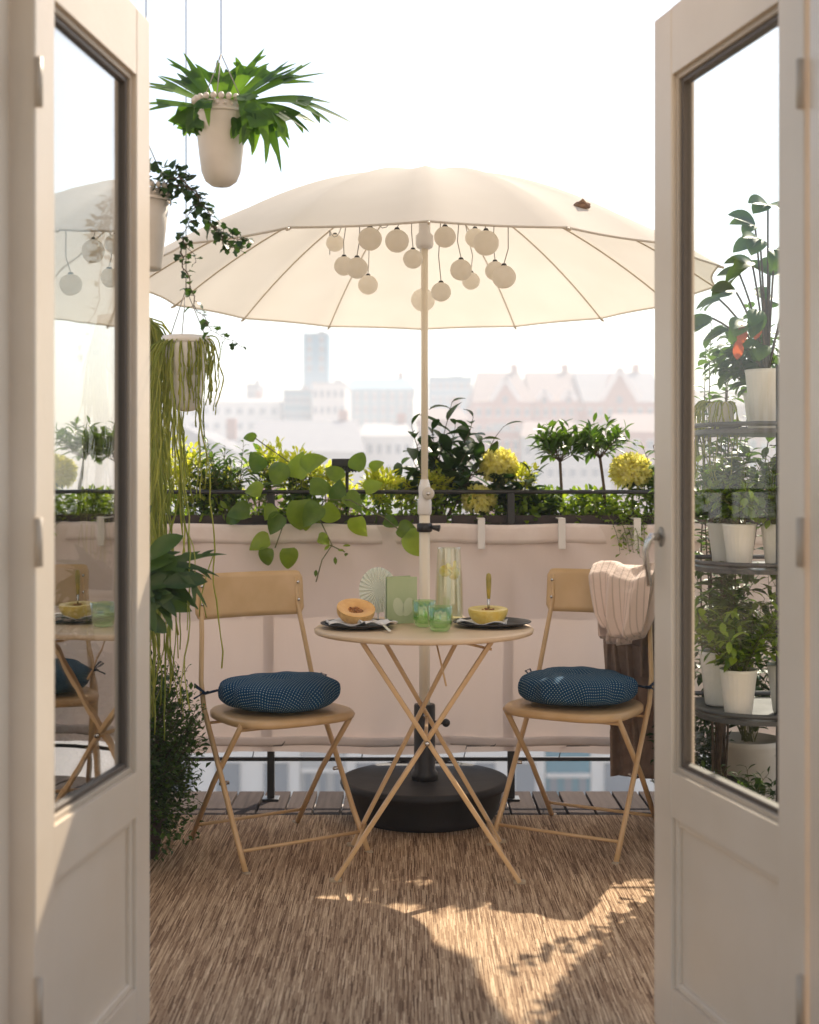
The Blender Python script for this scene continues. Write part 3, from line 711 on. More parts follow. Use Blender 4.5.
cushion(LC, 'round navy white dotted cushion tied onto the left chair', 3)
cushion(RC, 'round navy white dotted cushion on the right chair, below the throw', 5)
random.seed(11)

# throw over the right chair back: striped bunch in front, brown length hanging behind
t = thing('throw_blanket', 'cream striped and brown wool throw draped over the right chair back', 'blanket', (RC[0], RC[1], 0), None, math.atan2(RC[2][1], RC[2][0])-math.pi/2, True)
sgn = -1   # local +x is the camera-left side of this chair
def drape(x0, x1, pf, nu, nv, folds, amp, ph, narrow=0):
    """pf: list of (y,z) down the drape; folds run along it"""
    pts = [Vector((0, y_, z_)) for y_, z_ in pf]; w = MB(); uv = []
    def fn(u, v):
        p, d = at(pts, v); nx = Vector((0, -d.z, d.y))
        xx = x0+(x1-x0)*u; xx = (x0+x1)/2+(xx-(x0+x1)/2)*(1-narrow*v)
        o = amp*math.sin(u*folds*6.28+ph+v*1.6)*(.45+.6*v)+amp*.4*math.sin(u*folds*14+v*3)
        return Vector((xx+amp*.5*math.cos(u*folds*6.28+ph+v*2), p.y+nx.y*o, p.z+nx.z*o))
    w.grid(fn, nu, nv); w.uv = [(i/nu*2.2, j/nv) for j in range(nv+1) for i in range(nu+1)]
    return w
def swag(x0, x1, xa0, xa1, drop, nu, nv, folds, amp, ph, yo=0, wmin=.0):
    """cloth over the chair back: wide at the top, gathered towards the bottom where it turns under itself"""
    P_ = [Vector(p_) for p_ in ((0,-.245,.77),(0,-.232,.83),(0,-.21,.866),(0,-.165,.868),(0,-.135+yo,.825),(0,-.118+yo,.76),(0,-.105+yo,.69),(0,-.10+yo,.655),(0,-.10+yo,.632),(0,-.118+yo,.62),(0,-.135+yo,.64))]
    P_ = [Vector((0, p_.y, .868-(.868-p_.z)*drop if p_.y > -.166 else p_.z)) for p_ in P_]
    w = MB()
    def fn(u, v):
        p, d = at(P_, v); nx = Vector((0, -d.z, d.y)).normalized()
        vv = max(0, (v-.25)/.75); k = vv*vv*(3-2*vv)
        xt = x0+(x1-x0)*u; xe = xa0+(xa1-xa0)*u; x = xt*(1-k)+xe*k
        a = u*folds*math.pi*2+ph+2.2*math.sin(v*2.2+ph)+.8*math.sin(u*5+v*3)
        f = (1-abs(math.sin(a/2))**.8)*2-1
        am = amp*(.35+1.0*k)*(1+.3*math.sin(u*9+ph)); edge = .035*k*(1-(2*u-1)**2)
        return Vector((x+am*.5*math.cos(a), p.y-nx.y*0+am*f*(1 if v > .3 else .4)+edge, p.z+(.012*math.sin(u*7+ph) if .2 < v < .45 else 0)+.03*k*abs(2*u-1)**2))
    w.grid(fn, nu, nv); w.uv = [((i/nu)*2.4, j/nv) for j in range(nv+1) for i in range(nu+1)]
    return w
w = swag(-.235, .000, -.155, -.045, 1.0, 130, 60, 4.0, .017, .5); fo = w.build('striped_fold', M['stripe'], t, True, solid=.006)
w = swag(-.20, .022, -.185, -.075, .90, 110, 50, 3.0, .015, 2.4, .032); w.build('overlap', M['stripe'], fo, True, solid=.006)
w = drape(-.235, .055, [(-.205,.855),(-.225,.80),(-.245,.73),(-.26,.66),(-.25,.58),(-.245,.50)], 80, 30, 2.3, .022, 1.4, .30); w.build('brown_side', M['brown_throw'], t, True, solid=.008)
w = drape(-.235, -.010, [(-.235,.60),(-.245,.45),(-.26,.32),(-.245,.16)], 80, 30, 2.7, .022, 2.2, .05); w.build('hanging_end', M['brown_throw'], t, True, solid=.008)

# ================================================================== PLANTS
def ribbon(ml, pts, ws, nrm, fold=.15):
    vs = []; m = len(pts)
    for i, p in enumerate(pts):
        d = (pts[min(i+1, m-1)]-pts[max(0, i-1)]).normalized(); sd = d.cross(nrm).normalized(); up = sd.cross(d)
        vs += [p-sd*ws[i]+up*ws[i]*fold, p, p+sd*ws[i]+up*ws[i]*fold]
    ml.add(vs, [f for i in range(m-1) for f in ((i*3, i*3+1, i*3+4, i*3+3), (i*3+1, i*3+2, i*3+5, i*3+4))])
def antler(ml, p, d, Ln, W, droop=.25, forks=3, nrm=Vector((0,0,1))):
    """staghorn frond: a strap that widens and splits into antler lobes"""
    d = Vector(d).normalized(); pts = [Vector(p)]; n = 8; dd = d.copy()
    for i in range(n): dd = (dd + Vector((U(-.06,.06), U(-.06,.06), -droop*(.3+i/n)))).normalized(); pts.append(pts[-1]+dd*Ln*.62/n)
    nr = (nrm - dd*nrm.dot(dd)); nr = nr.normalized() if nr.length > .1 else frame(dd)[0]
    ribbon(ml, pts, [W*(.16+.84*(i/n)**1.1)*.5 for i in range(n+1)], nr)
    sd = dd.cross(nr).normalized(); e = pts[-1]
    for k in range(forks):
        q = (k-(forks-1)/2)/max(1, (forks-1)/2) if forks > 1 else 0
        d2 = (dd+sd*q*.55+rdir()*.12).normalized(); pp = [e-dd*W*.5+sd*q*W*.24]; l = Ln*U(.30,.52)*(1-.15*abs(q)); m = 6
        for i in range(m): d2 = (d2+sd*q*U(-.02,.10)+Vector((0,0,-droop*.5))).normalized(); pp.append(pp[-1]+d2*l/m)
        wd = [W*.30*.5*s for s in (1.2, 1.35, 1.2, .9, .7, .45, .05)]
        ribbon(ml, pp, wd, nr)
        if rnd() < .6:
            d3 = (d2+sd*(q+U(-.6,.6))).normalized(); b = pp[3]; qq = [b+(d3*l*.35)*i/4+Vector((0,0,-droop*.02*i*i*.2)) for i in range(5)]
            ribbon(ml, qq, [W*.13*s for s in (1, 1, .8, .5, .05)], nr)

def hang_pot(name, label, c, r, h, mt='cream_pot', top=3.0, lace=True, group='pots hanging at the left of the balcony', rnd_bottom=True):
    """c = centre of the rim; returns the thing"""
    t = thing(name, label, 'hanging plant', (c.x, c.y, c.z-h), group)
    if rnd_bottom: pf = [(.004,-h),(r*.35,-h*.985),(r*.58,-h*.93),(r*.72,-h*.82),(r*.80,-h*.62),(r*.88,-h*.38),(r*.93,-h*.16),(r*.97,-h*.02)]
    else: pf = [(.004,-h),(r*.60,-h),(r*.64,-h*.97),(r*.80,-h*.5),(r*.97,-h*.02)]
    w = MB(); w.lathe(pf+[(r*.90,-h*.03),(r*.85,-h*.2),(.004,-h*.2)], c, 48, False); p = w.build('pot', M[mt], t, True)
    w = MB()
    if lace:
        n = 22
        for i in range(n):
            a = 6.283*i/n; q = c+Vector((math.cos(a)*r*.99, math.sin(a)*r*.99, .004)); w.ball(q, r*.12, 8, 6, 1, 1, 1.1)
            q = c+Vector((math.cos(a+.14)*r*.975, math.sin(a+.14)*r*.975, -.014)); w.ball(q, r*.07, 6, 4)
        w.lathe([(r*.98,-.03),(r*1.01,-.027),(r*.985,-.023)], c, 48, False)
    else: w.lathe([(r*.96,-.015),(r*1.04,-.012),(r*1.04,.004),(r*.95,.005)], c, 40, False)
    w.build('rim', M[mt], p, True)
    w = MB(); k = c+Vector((0,0,min(.13, top-c.z-.03)))
    for i in range(3):
        a = 6.283*i/3+.5; w.tube([c+Vector((math.cos(a)*r*.96, math.sin(a)*r*.96, 0)), k], .0015, 5)
    w.tube([k, Vector((k.x, k.y, top))], .0016, 5); w.build('hanging_cord', M['cord'], t, True)
    w = MB(); w.lathe([(.004,-.02),(r*.9,-.02)], c, 20, False); w.build('soil', M['soil'], p)
    return t

# beam above, out of the picture, that carries the hanging pots
bm_ = thing('overhead_beam', 'pale timber beam over the balcony carrying the hanging pots', 'beam', (-.6, 3.5, 3.0))
w = MB(); w.box((-.60, 3.53, 3.04), (.07, 2.72, .08)); w.build('beam', M['beam'], bm_, bevel=.004)
w = MB(); w.box((-.60, 4.87, 1.40), (.03, .03, 2.66)); 
w = MB(); w.box((-1.15, 4.87, 2.975), (1.20, .06, .05)); w.box((-1.72, 4.87, 1.47), (.06, .06, 2.96)); w.build('bracket', M['beam'], bm_, bevel=.004)

# 1 staghorn fern
c = P(221, 104, 3.5); t = hang_pot('staghorn_fern', 'bullet shaped cream pot of antler leaved fern, highest of the hanging pots', c, .070, .215)
ml = MB()
for (az, el, ln, wd, dr, fk) in ((-165,.05,.20,.055,.02,2),(172,.55,.20,.05,.03,3),(150,.95,.19,.055,.02,2),(-172,-.1,.14,.09,.25,3),(-150,-.15,.13,.085,.30,3),
      (75,1.2,.20,.05,.04,3),(40,.9,.24,.06,.05,3),(20,.62,.27,.055,.03,3),(8,.28,.30,.055,.10,3),(-8,.12,.25,.06,.14,3),(-20,.0,.20,.075,.30,3),(-40,.1,.20,.08,.30,3),
      (-60,.3,.17,.05,.2,2),(-100,.2,.15,.05,.3,2),(30,.15,.22,.07,.28,3),(-5,.75,.2,.05,.02,2),(100,1.7,.17,.055,.02,3),(50,1.5,.2,.055,.02,3),(140,1.4,.18,.05,.02,2),(200,-.5,.13,.08,.2,2),(-35,-.35,.16,.075,.2,3)):
    a = R(az); d = Vector((math.cos(a), math.sin(a)*.6, el)); antler(ml, c+Vector((math.cos(a)*.02, math.sin(a)*.02, -.01)), d, ln*1.15, wd*U(1.0,1.35), dr*.9, fk, Vector((0,-.55,.8)))
ml.build('foliage', L['fern'], t, True)

# 2 ivy
c = P(146, 190, 3.4); t = hang_pot('hanging_ivy', 'tall tapering cream pot of trailing dark ivy, half behind the door post', c, .062, .20, rnd_bottom=False)
ml, ms = MB(), MB()
bush(ml, c+Vector((.02,0,.02)), (.095,.07,.05), 150, .026, .026, 'ivy', .8, .1, .6)
def ivy(path, n, L_=.024):
    pts = [P(x, y, Y) for x, y, Y in path]; f = []
    for i in range(len(pts)-1):
        for k in range(4): f.append(pts[i].lerp(pts[i+1], k/4)+rdir()*.006)
    f.append(pts[-1]); leafy(ml, ms, f, .0022, n, L_, L_*1.0, 'ivy', .02, .9, -.1, .5, .2, .010, 4, .5)
ivy([(165,185,3.38),(195,190,3.36),(203,205,3.35),(214,228,3.35),(232,238,3.35),(248,240,3.35)], 60, .028)
ivy([(165,182,3.36),(180,175,3.34),(200,196,3.34),(190,215,3.34),(182,235,3.34),(196,262,3.34)], 46)
ivy([(185,240,3.36),(180,262,3.36),(190,285,3.36),(198,312,3.36),(214,330,3.36),(240,346,3.36)], 34)
ivy([(215,225,3.34),(224,244,3.34),(243,252,3.34)], 12)
ivy([(130,185,3.38),(112,200,3.36),(100,225,3.35),(92,240,3.35)], 44, .028)
ivy([(140,180,3.30),(118,190,3.28),(108,215,3.28),(104,250,3.28),(96,262,3.28)], 34)
ivy([(105,225,3.3),(98,300,3.3),(80,350,3.3),(106,345,3.3)], 14, .02)
ml.build('foliage', L['dark'], t, True); ms.build('stem', M['bark'], t, True)

# 3 mistletoe cactus, long strands
c = P(186, 338, 3.58); t = hang_pot('mistletoe_cactus', 'egg shaped white pot with long pale green hanging strands, lowest of the cream pots', c, .060, .195, 'white_pot', lace=False)
ml = MB()
def strand(p, d, ln, g=.45, r=.0022, seg=.5):
    r *= .78; pts = curve(p, d, ln, g, 22, .32); k = len(pts)
    ml.tube(pts, [r*(.75+.5*abs(math.sin(i*2.2))) for i in range(k)], 4)
    for i in range(3, k-1, 3):
        if rnd() < seg: ml.tube(curve(pts[i], (pts[i+1]-pts[i]).normalized()+rdir()*.5, ln*U(.08,.2), .5, 4, .15), r*.8, 4)
for i in range(34):
    a = U(2.2, 4.6); strand(c+Vector((math.cos(a)*.05, math.sin(a)*.05, .0)), (math.cos(a)*.8, math.sin(a)*.5, .2), U(.35,.95) if i > 6 else U(.7, 1.0), 1.0)
for i in range(26):
    a = U(3.6, 5.6); strand(c+Vector((math.cos(a)*.05, math.sin(a)*.05, .0)), (math.cos(a)*.6, math.sin(a)*.6, .2), U(.12,.42), 1.2)
for i in range(14):
    a = U(-1.2, 1.0); strand(c+Vector((math.cos(a)*.05, math.sin(a)*.05, .0)), (math.cos(a)*.9, math.sin(a)*.6, .3), U(.08,.22), .5)
for i in range(16): a = U(0, 6.28); strand(c+Vector((0,0,.0)), (math.cos(a), math.sin(a), .8), U(.05,.12), .3)
strand(c+Vector((.05,-.02,0)), (.7,0,.3), .27, .35, .0022, 0); 
ml.build('strands', L['strand'], t, True)
# curtain of strands hanging from a pot hidden behind the door post
c = P(122, 318, 3.75); t = hang_pot('strand_plant', 'curtain of thin yellow green strands hanging beside the door post', c, .065, .16, 'cream_pot', lace=False)
ml = MB()
for i in range(84):
    a = U(-1.6, 1.7); strand(c+Vector((math.cos(a)*.05+U(0,.03), math.sin(a)*.06, 0)), (math.cos(a)*.9, math.sin(a)*.5, .1), U(.35, 1.12), U(.6,2.2), .0026, .6)
for i in range(40):
    a = U(1.7, 4.6); strand(c+Vector((math.cos(a)*.05, math.sin(a)*.06, 0)), (math.cos(a)*.9, math.sin(a)*.5, .1), U(.3, .9), U(1.0,2.5), .0024, .5)
ml.build('strands', L['strand'], t, True)

# 4 dark broad antler fern low at the left
c = P(118, 590, 3.45); t = hang_pot('staghorn_fern', 'dark broad leaved fern spreading out beside the left chair back', c, .075, .16, 'cream_pot', lace=False)
ml = MB()
for (az, el, ln, wd, dr, fk) in ((5,.55,.30,.10,.10,3),(-10,.25,.26,.11,.16,2),(-20,-.05,.24,.10,.05,2),(-35,.15,.24,.12,.2,2),(20,.85,.24,.09,.12,3),(0,1.1,.20,.08,.10,2),(-60,.4,.2,.1,.3,3),(160,.3,.24,.09,.2,3),(-150,.5,.24,.08,.2,3),(120,.8,.22,.08,.2,3),(-5,.75,.34,.06,.14,3),(-15,.0,.22,.10,-.03,2),(190,.9,.22,.08,.1,3)):
    a = R(az); antler(ml, c, Vector((math.cos(a), math.sin(a)*.6, el)), ln*.92, wd*.8, dr, fk, Vector((.1,-.75,.55)))
for (px, py, dx, dz, ln) in ((150,575,.8,.5,.19),(160,600,1,.0,.20),(170,560,.7,.75,.16),(150,610,.9,-.35,.17),(185,585,.95,.3,.16),(148,545,.4,.9,.17),(158,590,1,.45,.23),(146,600,.5,-.8,.16)):
    ml.leaf(P(px-22, py, 3.42), (dx, U(-.3,.1), dz), (0,-.8,.5), ln*.72, .05, 'oval', .8, .35, 8)
ml.build('foliage', L['blue'], t, True)

# 5 leafy bush on the floor at the left
bc = Vector((-.82, 4.10, .335)); t = thing('box_bush', 'dense small leaved dark green bush on the floor beside the left chair', 'bush', (bc.x, bc.y, 0))
w = MB(); w.lathe([(.09,.012),(.10,.014),(.12,.14),(.125,.15),(.115,.15),(.11,.13),(.004,.13)], (bc.x-.04, bc.y, 0), 36, False); w.build('pot', M['dark_pot'], t, True)
ml, ms = MB(), MB()
for i in range(190):
    d = rdir(-.45, 1); tip = bc+Vector((-.02,0,0))+Vector((d.x*.205, d.y*.21, d.z*.29+(.02 if d.z > 0 else 0)))*U(.85,1.15); base = Vector((bc.x-.02+U(-.05,.05), bc.y+U(-.05,.05), .16))
    pts = [base.lerp(tip, k/6)+rdir()*.008 for k in range(7)]
    leafy(ml, ms, pts, .0022, 34, .020, .012, 'oval', .30, .8, .3, .2, .2, .003, 2, .4)
bush(ml, bc+Vector((-.02,0,0)), (.21,.21,.29), 4200, .022, .014, 'oval', .8, .3, .2, .5, -.85, 2)
bush(ml, bc+Vector((-.03,-.0,-.19)), (.19,.20,.20), 2400, .020, .013, 'oval', .8, .2, .2, .4, -.6, 2)
ml.build('foliage', L['box'], t, True); ms.build('stem', M['bark'], t, True)
t = thing('leafy_shrub', 'taller dark shrub in a dark pot seen through the left door glass', 'bush', (-.99, 3.86, 0))
w = MB(); w.lathe([(.12,.012),(.14,.014),(.17,.24),(.155,.24),(.15,.2),(.004,.2)], (-.99, 3.86, 0), 36, False); w.build('pot', M['dark_pot'], t, True)
ml = MB(); ms = MB()
for i in range(46):
    d = rdir(.2, 1); pts = curve((-.99+U(-.05,.05), 3.86+U(-.05,.05), .2), (d.x*.5-.1, d.y*.5, d.z+1.0), U(.4,.8), .03, 8, .12); leafy(ml, ms, pts, .003, 26, .05, .024, 'oval', .2, .8, .2, .4, .3, .005, 3)
bush(ml, (-.99, 3.86, .42), (.26,.24,.34), 2200, .045, .022, 'oval', .8, .3, .3, .3, -.9, 3)
ml.build('foliage', L['dark'], t, True); ms.build('stem', M['bark'], t, True)

# ---- window boxes behind the railing
YB = 4.97
def wbox(x0, x1, hooks, label):
    t = thing('planter_box', label, 'planter', ((x0+x1)/2, YB, .86), 'planter boxes along the railing')
    w = MB(); xm = (x0+x1)/2; L_ = x1-x0-.01
    w.box((xm, YB-.075, .945), (L_, .006, .15)); w.box((xm, YB+.075, .945), (L_, .006, .15)); w.box((x0+.008, YB, .945), (.006, .144, .15)); w.box((x1-.008, YB, .945), (.006, .144, .15)); w.box((xm, YB, .873), (L_-.012, .144, .006))
    w.build('box', M['dark_pot'], t)
    w = MB(); w.grid(lambda u, v: Vector((x0+.012+(L_-.014)*u, YB-.071+.142*v, .995+.012*math.sin(u*37+v*9)*math.sin(v*11))), 30, 6); w.build('soil', M['soil'], t, True)
    for px in hooks:
        hx = (px-CX)*(YR-.03)/F
        w = MB(); w.box((hx, YR-.058, .955), (.026, .005, .105)); w.box((hx, YR+.002, 1.010), (.026, .125, .005)); w.build('hanger_hook', M['white_plastic'], t, bevel=.002)
wbox(-1.30, -.50, (), 'dark planter box at the left end of the railing, under the lime leaved plants')
wbox(-.49, .14, (), 'dark planter box under the heart leaved climber and small solar lamp')
wbox(.15, .95, (481, 561, 636), 'dark planter box with white hanger hooks, under the yellow flowers')
wbox(.96, 1.75, (), 'dark planter box at the right end of the railing, behind the glazed door')
zB = 1.0
def xb_(px, Y=YB): return (px-CX)*Y/F
def zb_(py, Y=YB): return H-(py-HY)*Y/F
def stems(name, label, cat, px, py_top, spread, ns, nl, Ln, W, shape, lm, sm='stem', lean=0, group=None, r=.003, Y=YB, bend=.5, grav=.04, base=zB, out=.8, upb=.3, pet=.01, seg=4, t0=.25):
    x = xb_(px, Y); h = zb_(py_top, Y)-base
    t = thing(name, label, cat, (x, Y, base-.01), group); ml, ms = MB(), MB()
    for i in range(ns):
        a = U(0, 6.28); q = U(.1, 1)*spread
        d = Vector((math.cos(a)*q+lean, math.sin(a)*q*.5, 1)); ln = h*U(.6, 1.05)*d.length
        leafy(ml, ms, curve((x+U(-.03,.03), Y+U(-.03,.03), base-.01), d, ln, grav, 8, .10), r, nl, Ln, W, shape, t0, out, upb, bend, .3, pet, seg)
    ml.build('foliage', L[lm], t, True); ms.build('stem', M[sm], t, True); return t
G = 'plants growing in the railing planters'
# left lime masses and small leaved plants
def limeclump(px, py, rx, rz, n, label, Y=YB, lm='lime', Ln=.030, W=.014):
    x = xb_(px, Y); t = thing('flowering_plant', label, 'plant', (x, Y, zB-.01), G); ml, ms = MB(), MB()
    c = Vector((x, Y, zb_(py, Y)))
    bush(ml, c, (rx, .06, rz), n, Ln, W, 'oval', .7, .5, .3, .1, -1, 3, .5)
    for i in range(9): tip = c+rdir()*rx*.5; ms.tube([(x+U(-.03,.03), Y, zB-.01), tip], .002, 4)
    ml.build('foliage', L[lm], t, True); ms.build('stem', M['stem'], t, True)
limeclump(182, 478, .12, .13, 600, 'feathery lime green plant behind the hanging strands')
limeclump(150, 462, .11, .15, 480, 'tall lime leaved plant nearest the left door post')
limeclump(300, 474, .10, .09, 480, 'pale lime flowering plant under the single tall leaf')
limeclump(272, 466, .08, .09, 300, 'yellow green spray rising behind the heart leaved climber', YB+.03)
limeclump(382, 486, .10, .06, 420, 'low lime green clump just right of the solar lamp')
limeclump(345, 494, .05, .035, 130, 'small lime clump at the foot of the solar lamp', YB+.04)
limeclump(436, 486, .07, .06, 260, 'lime green clump around the parasol pole')
stems('leafy_plant', 'bushy mid green plant with narrow leaves left of the climber', 'plant', 230, 440, .55, 20, 17, .052, .017, 'lance', 'mid', group=G)
stems('leafy_plant', 'narrow leaved plant in the planter behind the fern tips', 'plant', 205, 455, .5, 14, 15, .05, .016, 'lance', 'mid', group=G)
stems('leafy_plant', 'slender plant with a single tall leaf rising above the lime flowers', 'plant', 262, 436, .28, 5, 7, .085, .042, 'oval', 'fresh', group=G, t0=.5)
stems('leafy_plant', 'small upright plant with rounded leaves beside the solar lamp', 'plant', 300, 470, .5, 8, 8, .06, .04, 'oval', 'mid', group=G)
# heart leaved climber hanging over the railing
x = xb_(300, 4.84); t = thing('heart_leaf_climber', 'climber with big glossy heart shaped leaves hanging over the railing', 'climber', (x, YB, zB-.01)); ml, ms = MB(), MB()
def hl(px, py, Y, size, dirx, dz, twist=0.):
    p = P(px, py, Y); d = Vector((dirx, U(-.25,.0), dz)).normalized(); nrm = Vector((twist, -1, .45))
    ml.leaf(p, d, d.cross(Vector((nrm.x, nrm.y, nrm.z))).cross(d), size, size*.80, 'heart', U(.4,1.3), U(.2,.5), 12, U(-.7,.7))
for a_ in ((300,500,4.78,.135,.15,-1),(282,515,4.76,.085,-.35,-.5),(268,548,4.76,.075,-.2,-.8),(270,540,4.78,.09,-.9,-.25),(288,548,4.74,.085,.1,-1),(305,470,4.8,.10,.5,.5),(320,505,4.76,.10,-.5,-.6),(322,508,4.78,.09,.6,-.4),
           (345,495,4.8,.095,.7,-.6),(357,517,4.76,.095,.15,-1),(335,500,4.8,.08,.3,.8),(285,480,4.82,.10,-.5,.6),(262,470,4.82,.08,-.5,.8),(310,488,4.79,.09,.9,.1),(250,512,4.78,.09,-1,.0),(240,515,4.8,.07,-.9,-.3),
           (296,478,4.83,.10,.2,.9),(340,480,4.83,.08,-.4,.6),(365,490,4.82,.07,.6,.3),(318,538,4.76,.06,.9,-.2),(276,508,4.77,.07,-.7,-.5),(398,528,4.74,.085,.85,-.25),(405,535,4.72,.11,.75,-.65),(384,520,4.77,.06,.8,-.2),
           (355,470,4.85,.08,.3,.8),(372,470,4.9,.06,.5,.6),(255,440,4.95,.055,-.7,.4),(262,492,4.8,.08,-.6,.2)):
    hl(*a_, twist=U(-.5,.5))
for pth in ([(300,525,4.86),(300,500,4.80),(285,520,4.77),(275,548,4.76)], [(310,520,4.86),(325,500,4.8),(350,500,4.78),(385,518,4.77),(405,535,4.74)], [(300,520,4.86),(262,500,4.8),(240,512,4.79)], [(320,520,4.8),(332,545,4.77),(322,560,4.76),(316,582,4.76)], [(330,545,4.77),(345,552,4.76)], [(305,520,4.88),(300,470,4.9),(255,438,4.95)]):
    ms.tube([P(*q) for q in pth], .0022, 5)
for px, py in ((330,545),(338,550),(347,553),(335,557),(320,540),(316,570),(343,546)): ml.leaf(P(px,py,4.76), rdir(-1,.3), (0,-.6,.6), .03, .014, 'oval', .3, .2, 3)
ml.build('foliage', L['fresh'], t, True); ms.build('stem', M['stem'], t, True)
# solar lamp
lp = P(347, 465, YB); t = thing('solar_lamp', 'small black solar lamp on a stake between the planter leaves', 'lamp', (lp.x, YB, zB-.02))
w = MB(); w.tube([(lp.x, YB, zB-.02), (lp.x, YB, lp.z-.01)], .0065, 8); w.build('stake', M['black'], t, True)
w = MB(); w.bar((lp.x-.054, YB, lp.z+.008), (lp.x+.054, YB, lp.z+.008), .075, .030); w.build('solar_panel', M['black'], t, bevel=.004)
w = MB()
for i in range(9): w.box((lp.x-.044+.011*i, YB-.03, lp.z-.013), (.006, .012, .028))
w.box((lp.x, YB, lp.z-.012), (.088, .045, .022)); w.build('lamp_shade', M['black'], t)
# tall glossy bush round the pole
def magnolia():
    x = xb_(438, YB+.03); Y = YB+.03; t = thing('glossy_shrub', 'tall glossy dark shrub with large oval leaves rising around the parasol pole', 'shrub', (x, Y, zB-.01)); ml, ms = MB(), MB()
    for (tx, ty, n) in ((452,402,9),(474,418,8),(425,440,7),(482,440,10),(465,455,9),(410,455,8),(432,430,9),(412,425,6),(498,455,6),(450,448,10),(440,470,10),(478,470,10),(420,480,10),(462,485,10),(400,480,7),(503,428,1),(455,425,7),(470,498,9)):
        tip = P(tx, ty, Y+U(-.07,.08)); b = Vector((x+U(-.04,.04), Y+U(-.03,.03), zB-.01)); md = b.lerp(tip, .5)+Vector((0,0,.03)); pts = [b.lerp(md, k/4)+rdir()*.004 for k in range(5)]+[md.lerp(tip, k/4)+rdir()*.004 for k in range(1,5)]
        leafy(ml, ms, pts, .0035, n+3, .098, .046, 'oval', .3, .75, .35, .6, .35, .008, 5, .35)
    ml.build('foliage', L['dark'], t, True); ms.build('stem', M['bark'], t, True)
magnolia()
for (px, py, rx_, rz_, n_, lab_) in ((222,488,.08,.06,260,'yellow green leaves low in the box left of the climber'),(330,480,.08,.05,240,'yellow green leaves between the climber and the solar lamp'),(408,492,.07,.05,220,'yellow green leaves just left of the parasol pole'),(545,498,.08,.035,200,'yellow green leaves at the foot of the first bay tree'),(590,498,.09,.035,220,'yellow green leaves between the two bay tree stems'),(656,486,.07,.07,260,'yellow green leaves in the box behind the right door post')):
    limeclump(px, py, rx_, rz_, n_, lab_, YB+.04, 'fresh' if px > 500 else 'lime')
def chrys(px, py, r, Y, label):
    c = P(px, py, Y); t = thing('chrysanthemum', label, 'flower', (c.x, Y, zB-.01), 'yellow chrysanthemums in the planter'); ml = MB()
    for i in range(620):
        z = 1-2*(i+.5)/620; a = i*2.39996; q = math.sqrt(1-z*z); d = Vector((q*math.cos(a), q*math.sin(a), z*.8))
        if z < -.75: continue
        k = U(.45,.75); ml.leaf(c+d*r*k, d+rdir()*.45+Vector((0,0,.12)), rdir(), r*(1.05-k)*1.1, r*.20, 'petal', -1.1, .45, 3)
    ml.build('petals', L['chrys'], t, True); w = MB(); w.tube([(c.x+.01, Y, zB-.01), c], .004, 6); w.build('stem', M['stem'], t, True)
    ml = MB()
    for i in range(7): ml.leaf(Vector((c.x+.01, Y, U(zB, max(zB+.02, c.z-.03)))), rdir(-.3,.5), (0,0,1), .06, .035, 'oval', .4, .2, 4)
    ml.build('foliage', L['mid'], t, True)
chrys(498, 466, .078, YB, 'yellow chrysanthemum head above the rail, right of the parasol pole')
chrys(479, 500, .066, 4.93, 'yellow chrysanthemum head below the rail, nearest the parasol pole')
chrys(631, 472, .082, YB, 'yellow chrysanthemum head beside the right hand door')
limeclump(520, 478, .06, .06, 200, 'lime clump between the yellow flower and the bay trees')
def bay(px, pyc, r, pyb, label):
    c = P(px, pyc, YB); x0 = xb_(pyb); t = thing('bay_tree', label, 'small tree', (x0, YB, zB-.01), 'little bay trees in the planter'); ml, ms = MB(), MB()
    top = c+Vector((0,0,-.055)); ms.tube([(x0, YB, zB-.01), Vector((x0, YB, zB)).lerp(top, .5)+Vector((.004,0,0)), top], .0055, 7)
    for i in range(21):
        d = rdir(-.3, 1); d.z += .12; tip = c+Vector((d.x*r*1.2, d.y*r, d.z*r*.85))*U(.8,1.12)
        pts = [top.lerp(tip, k/5)+rdir()*.003 for k in range(6)]; leafy(ml, ms, pts, .002, 9, .062, .022, 'oval', .35, .65, .25, .35, .35, .004, 4, .3)
    ml.build('crown', L['mid'], t, True); ms.build('trunk', M['bark'], t, True)
bay(560, 447, .082, 561, 'left little bay tree with a round crown on a thin bare stem')
bay(600, 443, .085, 606, 'right little bay tree with a leaning stem, beside the door')
stems('leafy_plant', 'small leaved plant trailing at the foot of the bay trees', 'plant', 605, 492, 1.6, 22, 12, .034, .02, 'oval', 'fresh', group=G, grav=.12)
stems('leafy_plant', 'low heart leaved plant left of the first bay tree', 'plant', 540, 490, .9, 9, 7, .06, .042, 'heart', 'mid', group=G)
stems('leafy_plant', 'broad leaved plant touching the right hand door post', 'plant', 655, 438, .35, 6, 9, .07, .04, 'oval', 'mid', group=G)
stems('leafy_plant', 'dark low plant under the large yellow flower by the pole', 'plant', 515, 470, .9, 12, 8, .07, .045, 'oval', 'dark', group=G)
x = xb_(640, 4.83); t = thing('trailing_plant', 'sprig of small green leaves spilling over the rail beside the hook', 'plant', (x, YB, zB-.01), G); ml, ms = MB(), MB()
for i in range(11): leafy(ml, ms, curve((x+U(-.12,.06), YB-.06, zB+.02), (U(-.5,.5), -1.1, .35), U(.12,.24), .30, 8, .15), .002, 13, .026, .017, 'oval', .2, .8, .1, .3, .2, .003, 3)
ml.build('foliage', L['fresh'], t, True); ms.build('stem', M['stem'], t, True)
